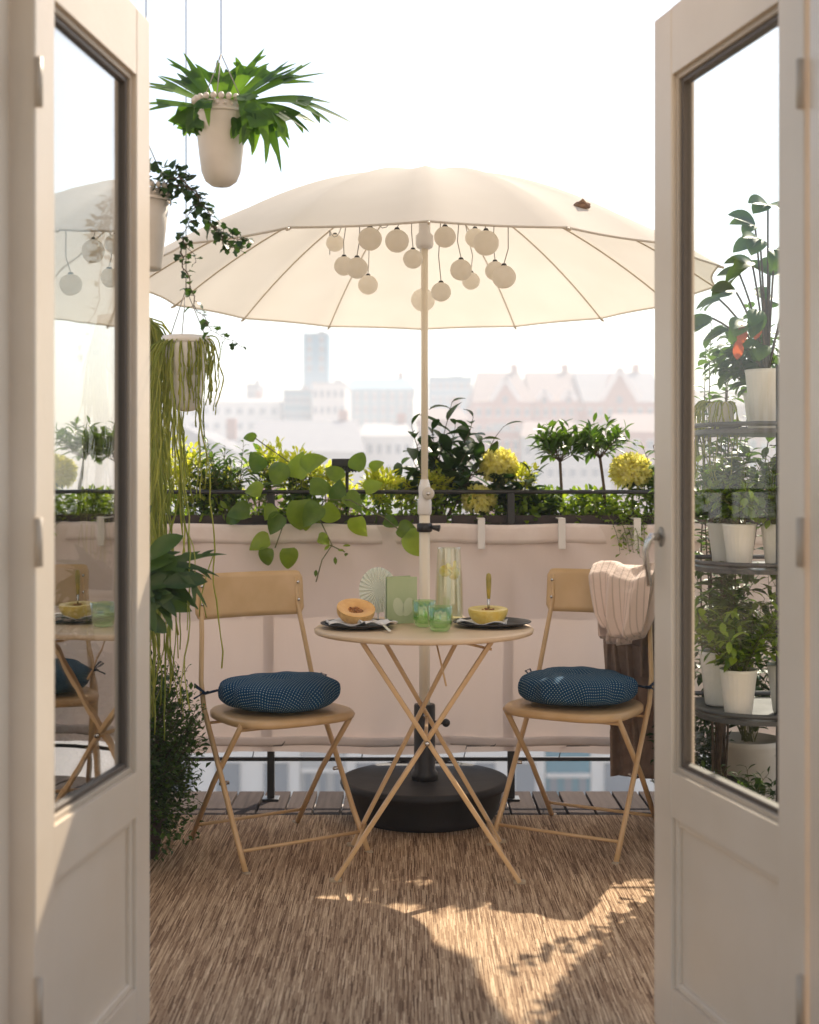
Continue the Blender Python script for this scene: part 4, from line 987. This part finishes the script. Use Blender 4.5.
# ground cover filling the boxes
ml = MB()
for i in range(3300):
    x = U(-1.3, 1.75); z = zB+U(-.03, .09); ml.leaf((x, YB+U(-.08,.07), z), rdir(-.2,1), rdir(), U(.02,.045), U(.010,.02), 'oval', .4, .3, 3)
o = ml.build('ground_cover', L['fresh'], None, True); struct(o, 'stuff'); o['label'] = 'low mixed green leaves filling the railing planters'; o['category'] = 'foliage'
ml = MB()
for i in range(9):
    x = xb_(U(190, 640), YR); ml.tube([(x, YR+.05, 1.0), (x+U(-.03,.03), YR-.04, .975), (x+U(-.09,.09), YR-.06, .96)], [.003,.003,.001], 5)
# ================================================================== PLANT RACK at the right
rk = thing('plant_rack', 'black metal plant rack with three rounded shelves beyond the right door', 'rack', (1.05, 3.75, 0))
XS, Y0, Y1 = .835, 3.52, 3.92
def shelf(z):
    w = MB(); n = 14; out = []
    r = .16; x0, x1 = .78, 1.40
    for i in range(n+1): q = math.pi/2*i/n; out.append((x0+r-r*math.sin(q), Y0+r-r*math.cos(q)))
    out2 = [(x0, Y1), (x1, Y1), (x1, Y0)]
    ol = out+out2; k = len(ol); vs = [Vector((a, b, z)) for a, b in ol]+[Vector((a, b, z-.012)) for a, b in ol]
    w.add(vs, [tuple(range(k))[::-1], tuple(range(k, 2*k))]+[(i, (i+1) % k, k+(i+1) % k, k+i) for i in range(k)])
    w.build('shelf', M['rack'], rk)
    e = MB(); e.tube([Vector((a, b, z+.012)) for a, b in ol]+[Vector((ol[0][0], ol[0][1], z+.012))], .007, 6, False); e.build('shelf_rim', M['rack'], rk, True)
for z in (1.285, .915, .52, .12): shelf(z)
for (a, b) in ((.80, Y1-.01), (1.385, Y1-.01), (1.385, Y0+.01), (.965, Y0+.008)):
    w = MB(); w.tube([(a, b, .006), (a, b, 1.45)], .010, 8); w.build('post', M['rack'], rk, True)
w = MB(); w.tube([(.80, Y1-.01, 1.0), (.80, Y1-.04, 1.2), (.82, Y1-.10, 1.285), (.9, Y0+.16, 1.30)], .007, 8); w.build('brace', M['rack'], rk, True)
def potted(name, label, x, y, z, r, h, mt='white_pot', cat='potted plant', flute=True, dark=False):
    t = thing(name, label, cat, (x, y, z), 'potted plants on the rack'); c = (x, y, z)
    rf = (lambda a, i: 1+.012*math.cos(a*24)) if flute else None
    w = MB(); w.lathe([(.004,.0),(r*.66,.0),(r*.70,.006),(r*.96,h*.93),(r*1.0,h),(r*.93,h),(r*.9,h*.85),(.004,h*.85)], c, 72, False, rf); w.build('pot', M[mt], t, True); return t
def fill(t, x, y, z, ns, ln, nl, Ln, W, shape, lm, grav=.08, spread=.8, up=1.0):
    ml, ms = MB(), MB()
    for i in range(ns):
        a = U(0, 6.28); q = U(.1,1)*spread; leafy(ml, ms, curve((x+U(-.02,.02), y+U(-.02,.02), z), (math.cos(a)*q, math.sin(a)*q, up), ln*U(.6,1.1), grav, 8, .12), .0022, nl, Ln, W, shape, .2, .8, .2, .5, .3, .006, 4)
    ml.build('foliage', L[lm], t, True); ms.build('stem', M['stem'], t, True)
zs1, zs2, zs3, zs4 = 1.287, .917, .522, .122
x, y = .985, 3.72
t = potted('begonia', 'tall begonia with large leaves, a few red, in a white pot on the top shelf', x, y, zs1, .062, .165)
ml, ms, mr = MB(), MB(), MB()
for (px, py) in ((720,300),(735,290),(752,262),(745,322),(760,240),(728,330),(766,300),(770,275),(780,330),(740,275),(762,345),(712,318),(775,250),(790,290),(755,225),(768,205),(742,345),(758,310)):
    tip = P(px, py, 3.68+U(-.08,.1)); b = Vector((x, y, zs1+.14)); pts = [b.lerp(tip, k/6)+Vector((0,0,.03*math.sin(k/6*3.14))) for k in range(7)]
    ms.tube(pts, .003, 5); dd = (tip-b); dd.z *= .1
    for q in range(3): ml.leaf(tip, dd.normalized()+rdir()*.5+Vector((0,0,-.5)), (0,-.7,.7), U(.06,.095), U(.04,.058), 'oval', .7, .3, 7)
for (px, py) in ((742,325),(757,320),(738,340)): mr.leaf(P(px, py, 3.62), (U(-.2,.2),0,-1), (0,-1,.3), .055, .03, 'oval', .5, .3, 5)
ml.build('foliage', L['mid'], t, True); mr.build('red_leaf', M['red'], t, True); ms.build('stem', M['bark'], t, True)
x, y = .875, 3.80
t = potted('string_plant', 'small plant with pale hanging strings, at the rounded corner of the top shelf', x, y, zs1, .04, .08)
ml = MB()
for i in range(34):
    a = U(2.6, 5.4); strand(Vector((x+math.cos(a)*.035, y+math.sin(a)*.035, zs1+.08)), (math.cos(a)*.7, math.sin(a)*.7, .5), U(.10,.34), .5, .002, .1)
ml.build('strands', L['strand'], t, True)
x, y = .955, 4.22
t = potted('leafy_pot_plant', 'tall dark climber on the floor behind the rack, seen left of its shelves', x, y, 0.01, .10, .2, 'dark_pot')
ml, ms = MB(), MB()
for i in range(18): leafy(ml, ms, curve((x+U(-.03,.03), y+U(-.03,.03), .18), (U(-.07,.10), U(-.1,.1), 1), U(1.0,1.50), .0, 14, .05), .004, 44, .05, .032, 'oval', .35, .85, .2, .5, .3, .008, 4)
ml.build('foliage', L['mid'], t, True); ms.build('stem', M['bark'], t, True)
for (x, y, r, h, lab, a) in ((.885,3.63,.045,.115,'fluted white pot of bright green herbs on the middle shelf, nearer the door post',(24,.20,13,.036,.022,'oval','fresh')),
        (.985,3.62,.045,.115,'fluted white pot of bright green herbs on the middle shelf, farther from the door post',(22,.20,13,.034,.02,'oval','fresh')),
        (1.10,3.72,.05,.12,'white pot of mid green leaves at the back of the middle shelf',(22,.24,12,.05,.026,'oval','mid'))):
    t = potted('herb_pot', lab, x, y, zs2, r, h); fill(t, x, y, zs2+h*.9, *a)
for (x, y, r, h, lab, a) in ((.875,3.60,.050,.125,'fluted white pot with trailing green leaves at the front of the low shelf',(30,.22,14,.044,.02,'lance','fresh')),
        (.865,3.78,.055,.15,'larger white pot of leafy stems behind the front one on the low shelf',(28,.27,13,.045,.022,'oval','mid')),
        (1.02,3.65,.055,.13,'white pot with yellow green foliage at the right of the low shelf',(30,.26,14,.045,.022,'lance','fresh'))):
    t = potted('herb_pot', lab, x, y, zs3, r, h); fill(t, x, y, zs3+h*.9, *a)
for (x, y, lab) in ((1.00,3.85,'leafy pot plant at the back of the top shelf behind the begonia'),(.90,3.86,'leafy pot plant at the back corner of the middle shelf')):
    zz = zs1 if x > .95 else zs2; t = potted('leafy_pot_plant', lab, x, y, zz, .05, .11); fill(t, x, y, zz+.1, 26, .24, 14, .05, .03, 'oval', 'mid')
for (x, y, lab) in ((.90,3.66,'dark pot of silvery leaved plant on the bottom shelf, nearer the door post'),(1.06,3.66,'dark pot of silvery leaved plant on the bottom shelf, farther from the door post')):
    t = potted('herb_pot', lab, x, y, zs4, .065, .12, 'dark_pot', flute=False); fill(t, x, y, zs4+.1, 24, .17, 12, .035, .016, 'lance', 'blue')
t = thing('low_shrub', 'low dark shrub on the deck between the right chair and the rack', 'bush', (.93, 4.52, 0))
w = MB(); w.lathe([(.07,.012),(.08,.014),(.10,.11),(.09,.11),(.004,.10)], (.93, 4.52, 0), 32, False); w.build('pot', M['dark_pot'], t, True)
ml = MB(); bush(ml, (.93, 4.52, .25), (.15,.15,.18), 1500, .03, .016, 'oval', .8, .3, .3, .3, -.9, 2); ml.build('foliage', L['dark'], t, True)
x, y = 1.05, 4.40
t = potted('tall_pot_plant', 'pink tinted tall pot with bushy plant standing on the floor behind the rack', x+.05, y, .01, .11, .30, 'cream_pot', flute=False); fill(t, x+.05, y, .30, 26, .42, 16, .05, .03, 'oval', 'dark')

# ================================================================== CITY
C = {}
def cm(n, a, b, s=.3): C[n] = mat('city_'+n, a, .85, c2=b, scale=s)
cm('white', (.74,.68,.62), (.80,.74,.68)); cm('pink', (.44,.20,.15), (.50,.26,.20)); cm('brick', (.36,.16,.11), (.42,.21,.15)); cm('grey', (.36,.34,.34), (.42,.40,.40)); cm('roof', (.22,.15,.13), (.30,.21,.18), .6)
cm('slate', (.20,.20,.22), (.26,.26,.27), .6); cm('teal', (.015,.17,.24), (.03,.22,.29)); cm('stone', (.40,.38,.36), (.46,.44,.42)); cm('pane', (.13,.16,.19), (.18,.20,.23))
cm('bluegrey', (.06,.24,.34), (.09,.28,.38))
GZ = -14.0; CS = 3.0
def house(label, x0, x1, ye, yr, Y, dep, wall, roof, kind='ridge', rows=2, colsn=4, wz=1.5, gable=None):
    Y *= CS; dep *= CS; colsn = int(colsn*1.6+.5); rows += 2
    a, b = P(x0, ye, Y), P(x1, ye, Y); ze = a.z; zr = P(0, yr, Y).z; xa_, xb2 = a.x, b.x; xm = (xa_+xb2)/2; ym = Y+dep/2
    t = thing('building', label, 'building', (xm, ym, GZ), 'buildings across the city')
    w = MB(); w.box((xm, ym, (ze+GZ)/2), (xb2-xa_, dep, ze-GZ)); w.build('wall', C[wall], t)
    w = MB(); o = .4; A = [Vector((xa_-o, Y-o, ze)), Vector((xb2+o, Y-o, ze)), Vector((xb2+o, Y+dep+o, ze)), Vector((xa_-o, Y+dep+o, ze))]
    if kind == 'flat':
        w.box((xm, ym, ze+.2), (xb2-xa_+o, dep+o, .4)); w.box((xm+(xb2-xa_)*.2, ym, ze+1.0), ((xb2-xa_)*.25, dep*.3, 1.6))
    elif kind == 'pyramid': w.add(A+[Vector((xm, ym, zr))], [(0,1,4),(1,2,4),(2,3,4),(3,0,4),(3,2,1,0)])
    elif kind == 'gable': w.add(A+[Vector((xm, Y-o, zr)), Vector((xm, Y+dep+o, zr))], [(0,1,4),(2,3,5),(1,2,5,4),(3,0,4,5),(3,2,1,0)])
    else:
        i = min(2.0, (xb2-xa_)*.15) if kind == 'hip' else 0
        w.add(A+[Vector((xa_-o+i, ym, zr)), Vector((xb2+o-i, ym, zr))], [(0,1,5,4),(1,2,5),(2,3,4,5),(3,0,4),(3,2,1,0)])
    rf = w.build('roof', C[roof], t)
    if kind != 'flat':
        w = MB(); w.box((xa_+(xb2-xa_)*.8, ym+.5, zr), (1.6, 1.2, 3.6)); w.build('chimney', C['pink'], rf)
    sx = (xb2-xa_)/colsn
    for r_ in range(rows):
        for c_ in range(colsn):
            xx = xa_+sx*(c_+.5); zz = ze-2.2-3.6*r_
            w = MB(); w.box((xx, Y-.03, zz), (min(1.8, sx*.5), .14, wz)); f = w.build('window', C['pane'], t)
            w = MB(); q = min(1.8, sx*.5)
            w.box((xx, Y-.12, zz-wz/2-.09), (q+.3, .12, .18)); w.build('sill', C['white'], f)
            w = MB(); w.box((xx, Y-.12, zz+wz/2+.09), (q+.3, .12, .18)); w.build('lintel', C['white'], f)
    if gable:
        for (g0, g1, gy) in gable:
            p0, p1 = P(g0, ye, Y), P(g1, ye, Y); pk = P((g0+g1)/2, gy, Y).z; xmm = (p0.x+p1.x)/2
            w = MB(); vs = [Vector((p0.x, Y-.6, ze-1.2)), Vector((p1.x, Y-.6, ze-1.2)), Vector((p1.x, Y-.6, ze+.6)), Vector((xmm, Y-.6, pk)), Vector((p0.x, Y-.6, ze+.6))]
            vs += [v+Vector((0,dep*.45,0)) for v in vs]
            w.add(vs, [(0,1,2,3,4),(9,8,7,6,5)]+[(i, (i+1) % 5+0, (i+1) % 5+5, i+5) for i in range(5)]); dm = w.build('dormer', C[wall], t)
            w = MB(); 
            for s_ in ((p0.x-.3, ze+.4), (p1.x+.3, ze+.4)): w.bar((s_[0], Y-1.2, s_[1]), (xmm, Y-1.2, pk+.3), 1.1, 1.0, (0,1,0))
            w.build('gable_trim', C['white'], dm)
            w = MB(); w.box((xmm, Y-.68, ze+.4), (1.0, .14, 1.5)); w.build('window', C['pane'], dm)
    return t
house('tall pale square tower rising above the teal roofs', 303, 328, 334, 0, 170, 6, 'bluegrey', 'slate', 'flat', 2, 1, 2.0)
house('dark teal block below the tower', 283, 310, 391, 0, 105, 8, 'teal', 'slate', 'flat', 2, 3)
house('white block between the two teal buildings', 312, 345, 384, 378, 100, 10, 'white', 'stone', 'flat', 2, 3)
house('long teal glazed hall with a pale blue roof', 344, 414, 389, 373, 125, 14, 'teal', 'bluegrey', 'hip', 1, 5, 2.2)
house('pale blue block just right of the parasol pole', 430, 472, 378, 372, 120, 14, 'bluegrey', 'bluegrey', 'flat', 2, 4)
house('narrow grey block left of the teal roofs', 246, 258, 385, 380, 115, 5, 'slate', 'slate', 'flat', 1, 1)
house('long white building at the far left of the skyline', 130, 280, 402, 394, 108, 12, 'white', 'stone', 'hip', 2, 8)
house('low broad house with a wide grey roof in front of the tower', 236, 362, 452, 415, 72, 14, 'stone', 'slate', 'hip', 3, 8)
house('white house with a stepped roof right of the broad grey roof', 356, 412, 436, 420, 76, 10, 'white', 'stone', 'hip', 3, 4)
house('low white house with grey gable at the left', 120, 240, 455, 425, 70, 12, 'white', 'slate', 'gable', 3, 6)
house('pink house with hipped roof nearest the pole in the gabled row', 474, 532, 402, 366, 95, 11, 'pink', 'roof', 'hip', 2, 4, 1.6, [(492,518,380)])
house('red roofed house with two dormers in the middle of the gabled row', 533, 584, 402, 366, 96, 11, 'pink', 'roof', 'ridge', 2, 4, 1.6, [(538,550,392),(562,574,392)])
house('grey roofed house with a large white gable at the right of the row', 585, 665, 402, 366, 95, 11, 'brick', 'slate', 'ridge', 2, 5, 1.6, [(602,636,370)])
house('long brick terrace at the far right of the skyline', 668, 860, 405, 385, 100, 12, 'brick', 'roof', 'hip', 2, 8)
house('low pink house in front of the gabled row', 468, 520, 432, 415, 74, 9, 'pink', 'stone', 'flat', 3, 4)
house('brick house between the pole and the gabled row', 418, 468, 420, 404, 80, 9, 'brick', 'roof', 'hip', 3, 3)
house('low pale house below the bay trees', 522, 612, 437, 418, 73, 9, 'stone', 'roof', 'hip', 3, 5)
house('low pink house beside the right door post', 614, 760, 432, 410, 75, 9, 'pink', 'roof', 'hip', 3, 6)
CS = 1.0
house('white facade across the street glimpsed below the canvas at the left', 60, 300, 560, 530, 58, 10, 'white', 'slate', 'hip', 1, 3)
house('stone facade across the street glimpsed below the canvas beside the left chair', 301, 345, 570, 540, 58, 10, 'stone', 'slate', 'hip', 1, 2)
house('long pale facade across the street glimpsed behind the parasol base', 346, 545, 560, 530, 58, 10, 'white', 'roof', 'hip', 1, 3)
house('narrow teal facade across the street glimpsed below the right chair', 546, 590, 575, 545, 58, 10, 'teal', 'slate', 'flat', 3, 2)
house('pale facade across the street glimpsed below the canvas at the right', 591, 860, 560, 530, 58, 10, 'white', 'roof', 'hip', 1, 3)
# air
hz = MB(); hz.box((0, 300, 5.0), (1300, 960, 41)); z = hz.build('haze', None or mat('tmp', (1,1,1)))
struct(z, 'stuff'); z['label'] = 'pale daylight haze over the city'; z['category'] = 'haze'
hm = bpy.data.materials.new('haze'); hm.use_nodes = True; hm.node_tree.nodes.clear()
pv = hm.node_tree.nodes.new('ShaderNodeVolumePrincipled'); pv.inputs['Color'].default_value = (1,1,1,1); pv.inputs['Density'].default_value = .0026; pv.inputs['Density Attribute'].default_value = ''; pv.inputs['Anisotropy'].default_value = 0
oo = hm.node_tree.nodes.new('ShaderNodeOutputMaterial'); hm.node_tree.links.new(pv.outputs[0], oo.inputs['Volume'])
z.data.materials.clear(); z.data.materials.append(hm)

# slatted panel added to cast shade from the left (out of the picture)
w = MB(); w.box((-1.86, 2.30, .6), (.04, .04, 1.2)); w.box((-1.86, 4.80, .6), (.04, .04, 1.2)); w.build('post', M['beam'], sp)
w = MB()
for i in range(9): w.box((-1.86, 3.55, .12+.125*i), (.018, 2.46, .09))
w.build('slats', M['beam'], sp)
sp['label'] = 'pale slatted railing closing the left end of the balcony'

# ================================================================== LIGHT, SKY, CAMERA
EL, AZ = 43.0, 25.0          # sun elevation, azimuth measured from +Y towards +X
wd = bpy.data.worlds.new('World'); sc.world = wd; wd.use_nodes = True; nt = wd.node_tree; nt.nodes.clear()
sk = nt.nodes.new('ShaderNodeTexSky'); sk.sky_type = 'NISHITA'; sk.sun_disc = False; sk.sun_elevation = R(EL); sk.sun_rotation = R(AZ % 360); sk.air_density = 1.0; sk.dust_density = 1.0; sk.ozone_density = 1.0; sk.altitude = 0
bg = nt.nodes.new('ShaderNodeBackground'); bg.inputs[1].default_value = .15; ow = nt.nodes.new('ShaderNodeOutputWorld')
tn = nt.nodes.new('ShaderNodeMixRGB'); tn.blend_type = 'MULTIPLY'; tn.inputs[0].default_value = 1; tn.inputs[2].default_value = (1.04, .982, .905, 1)
nt.links.new(sk.outputs[0], tn.inputs[1]); nt.links.new(tn.outputs[0], bg.inputs[0]); nt.links.new(bg.outputs[0], ow.inputs[0])
sd = bpy.data.lights.new('sun', 'SUN'); sd.energy = 5.0; sd.angle = R(.6); sd.color = (1, .88, .72)
so = bpy.data.objects.new('sun', sd); col.objects.link(so)
dv = Vector((math.sin(R(AZ))*math.cos(R(EL)), math.cos(R(AZ))*math.cos(R(EL)), math.sin(R(EL))))
so.rotation_euler = dv.to_track_quat('Z', 'Y').to_euler(); so.location = (-8, 6, 8)
cd = bpy.data.cameras.new('camera'); cam = bpy.data.objects.new('camera', cd); col.objects.link(cam); sc.camera = cam
cam.location = (0, 0, H); cam.rotation_euler = (R(90), 0, 0)
cd.sensor_fit = 'VERTICAL'; cd.sensor_height = 36; cd.lens = F/1024*36; cd.shift_y = -(512-HY)/1024
cd.clip_end = 3000; cd.clip_start = .05
cd.dof.use_dof = True; cd.dof.focus_distance = 4.05; cd.dof.aperture_fstop = 3.0
sc.view_settings.view_transform = 'Standard'; sc.view_settings.look = 'None'; sc.view_settings.exposure = .68; sc.view_settings.gamma = 1; sc.view_settings.use_curve_mapping = False
sc.cycles.max_bounces = 10; sc.cycles.transparent_max_bounces = 24; sc.cycles.diffuse_bounces = 5; sc.cycles.volume_bounces = 1; sc.cycles.caustics_reflective = False; sc.cycles.caustics_refractive = False
sc.cycles.use_denoising = True; sc.cycles.sample_clamp_indirect = 8
for o in bpy.data.objects:
    if '_local' in o: del o['_local']
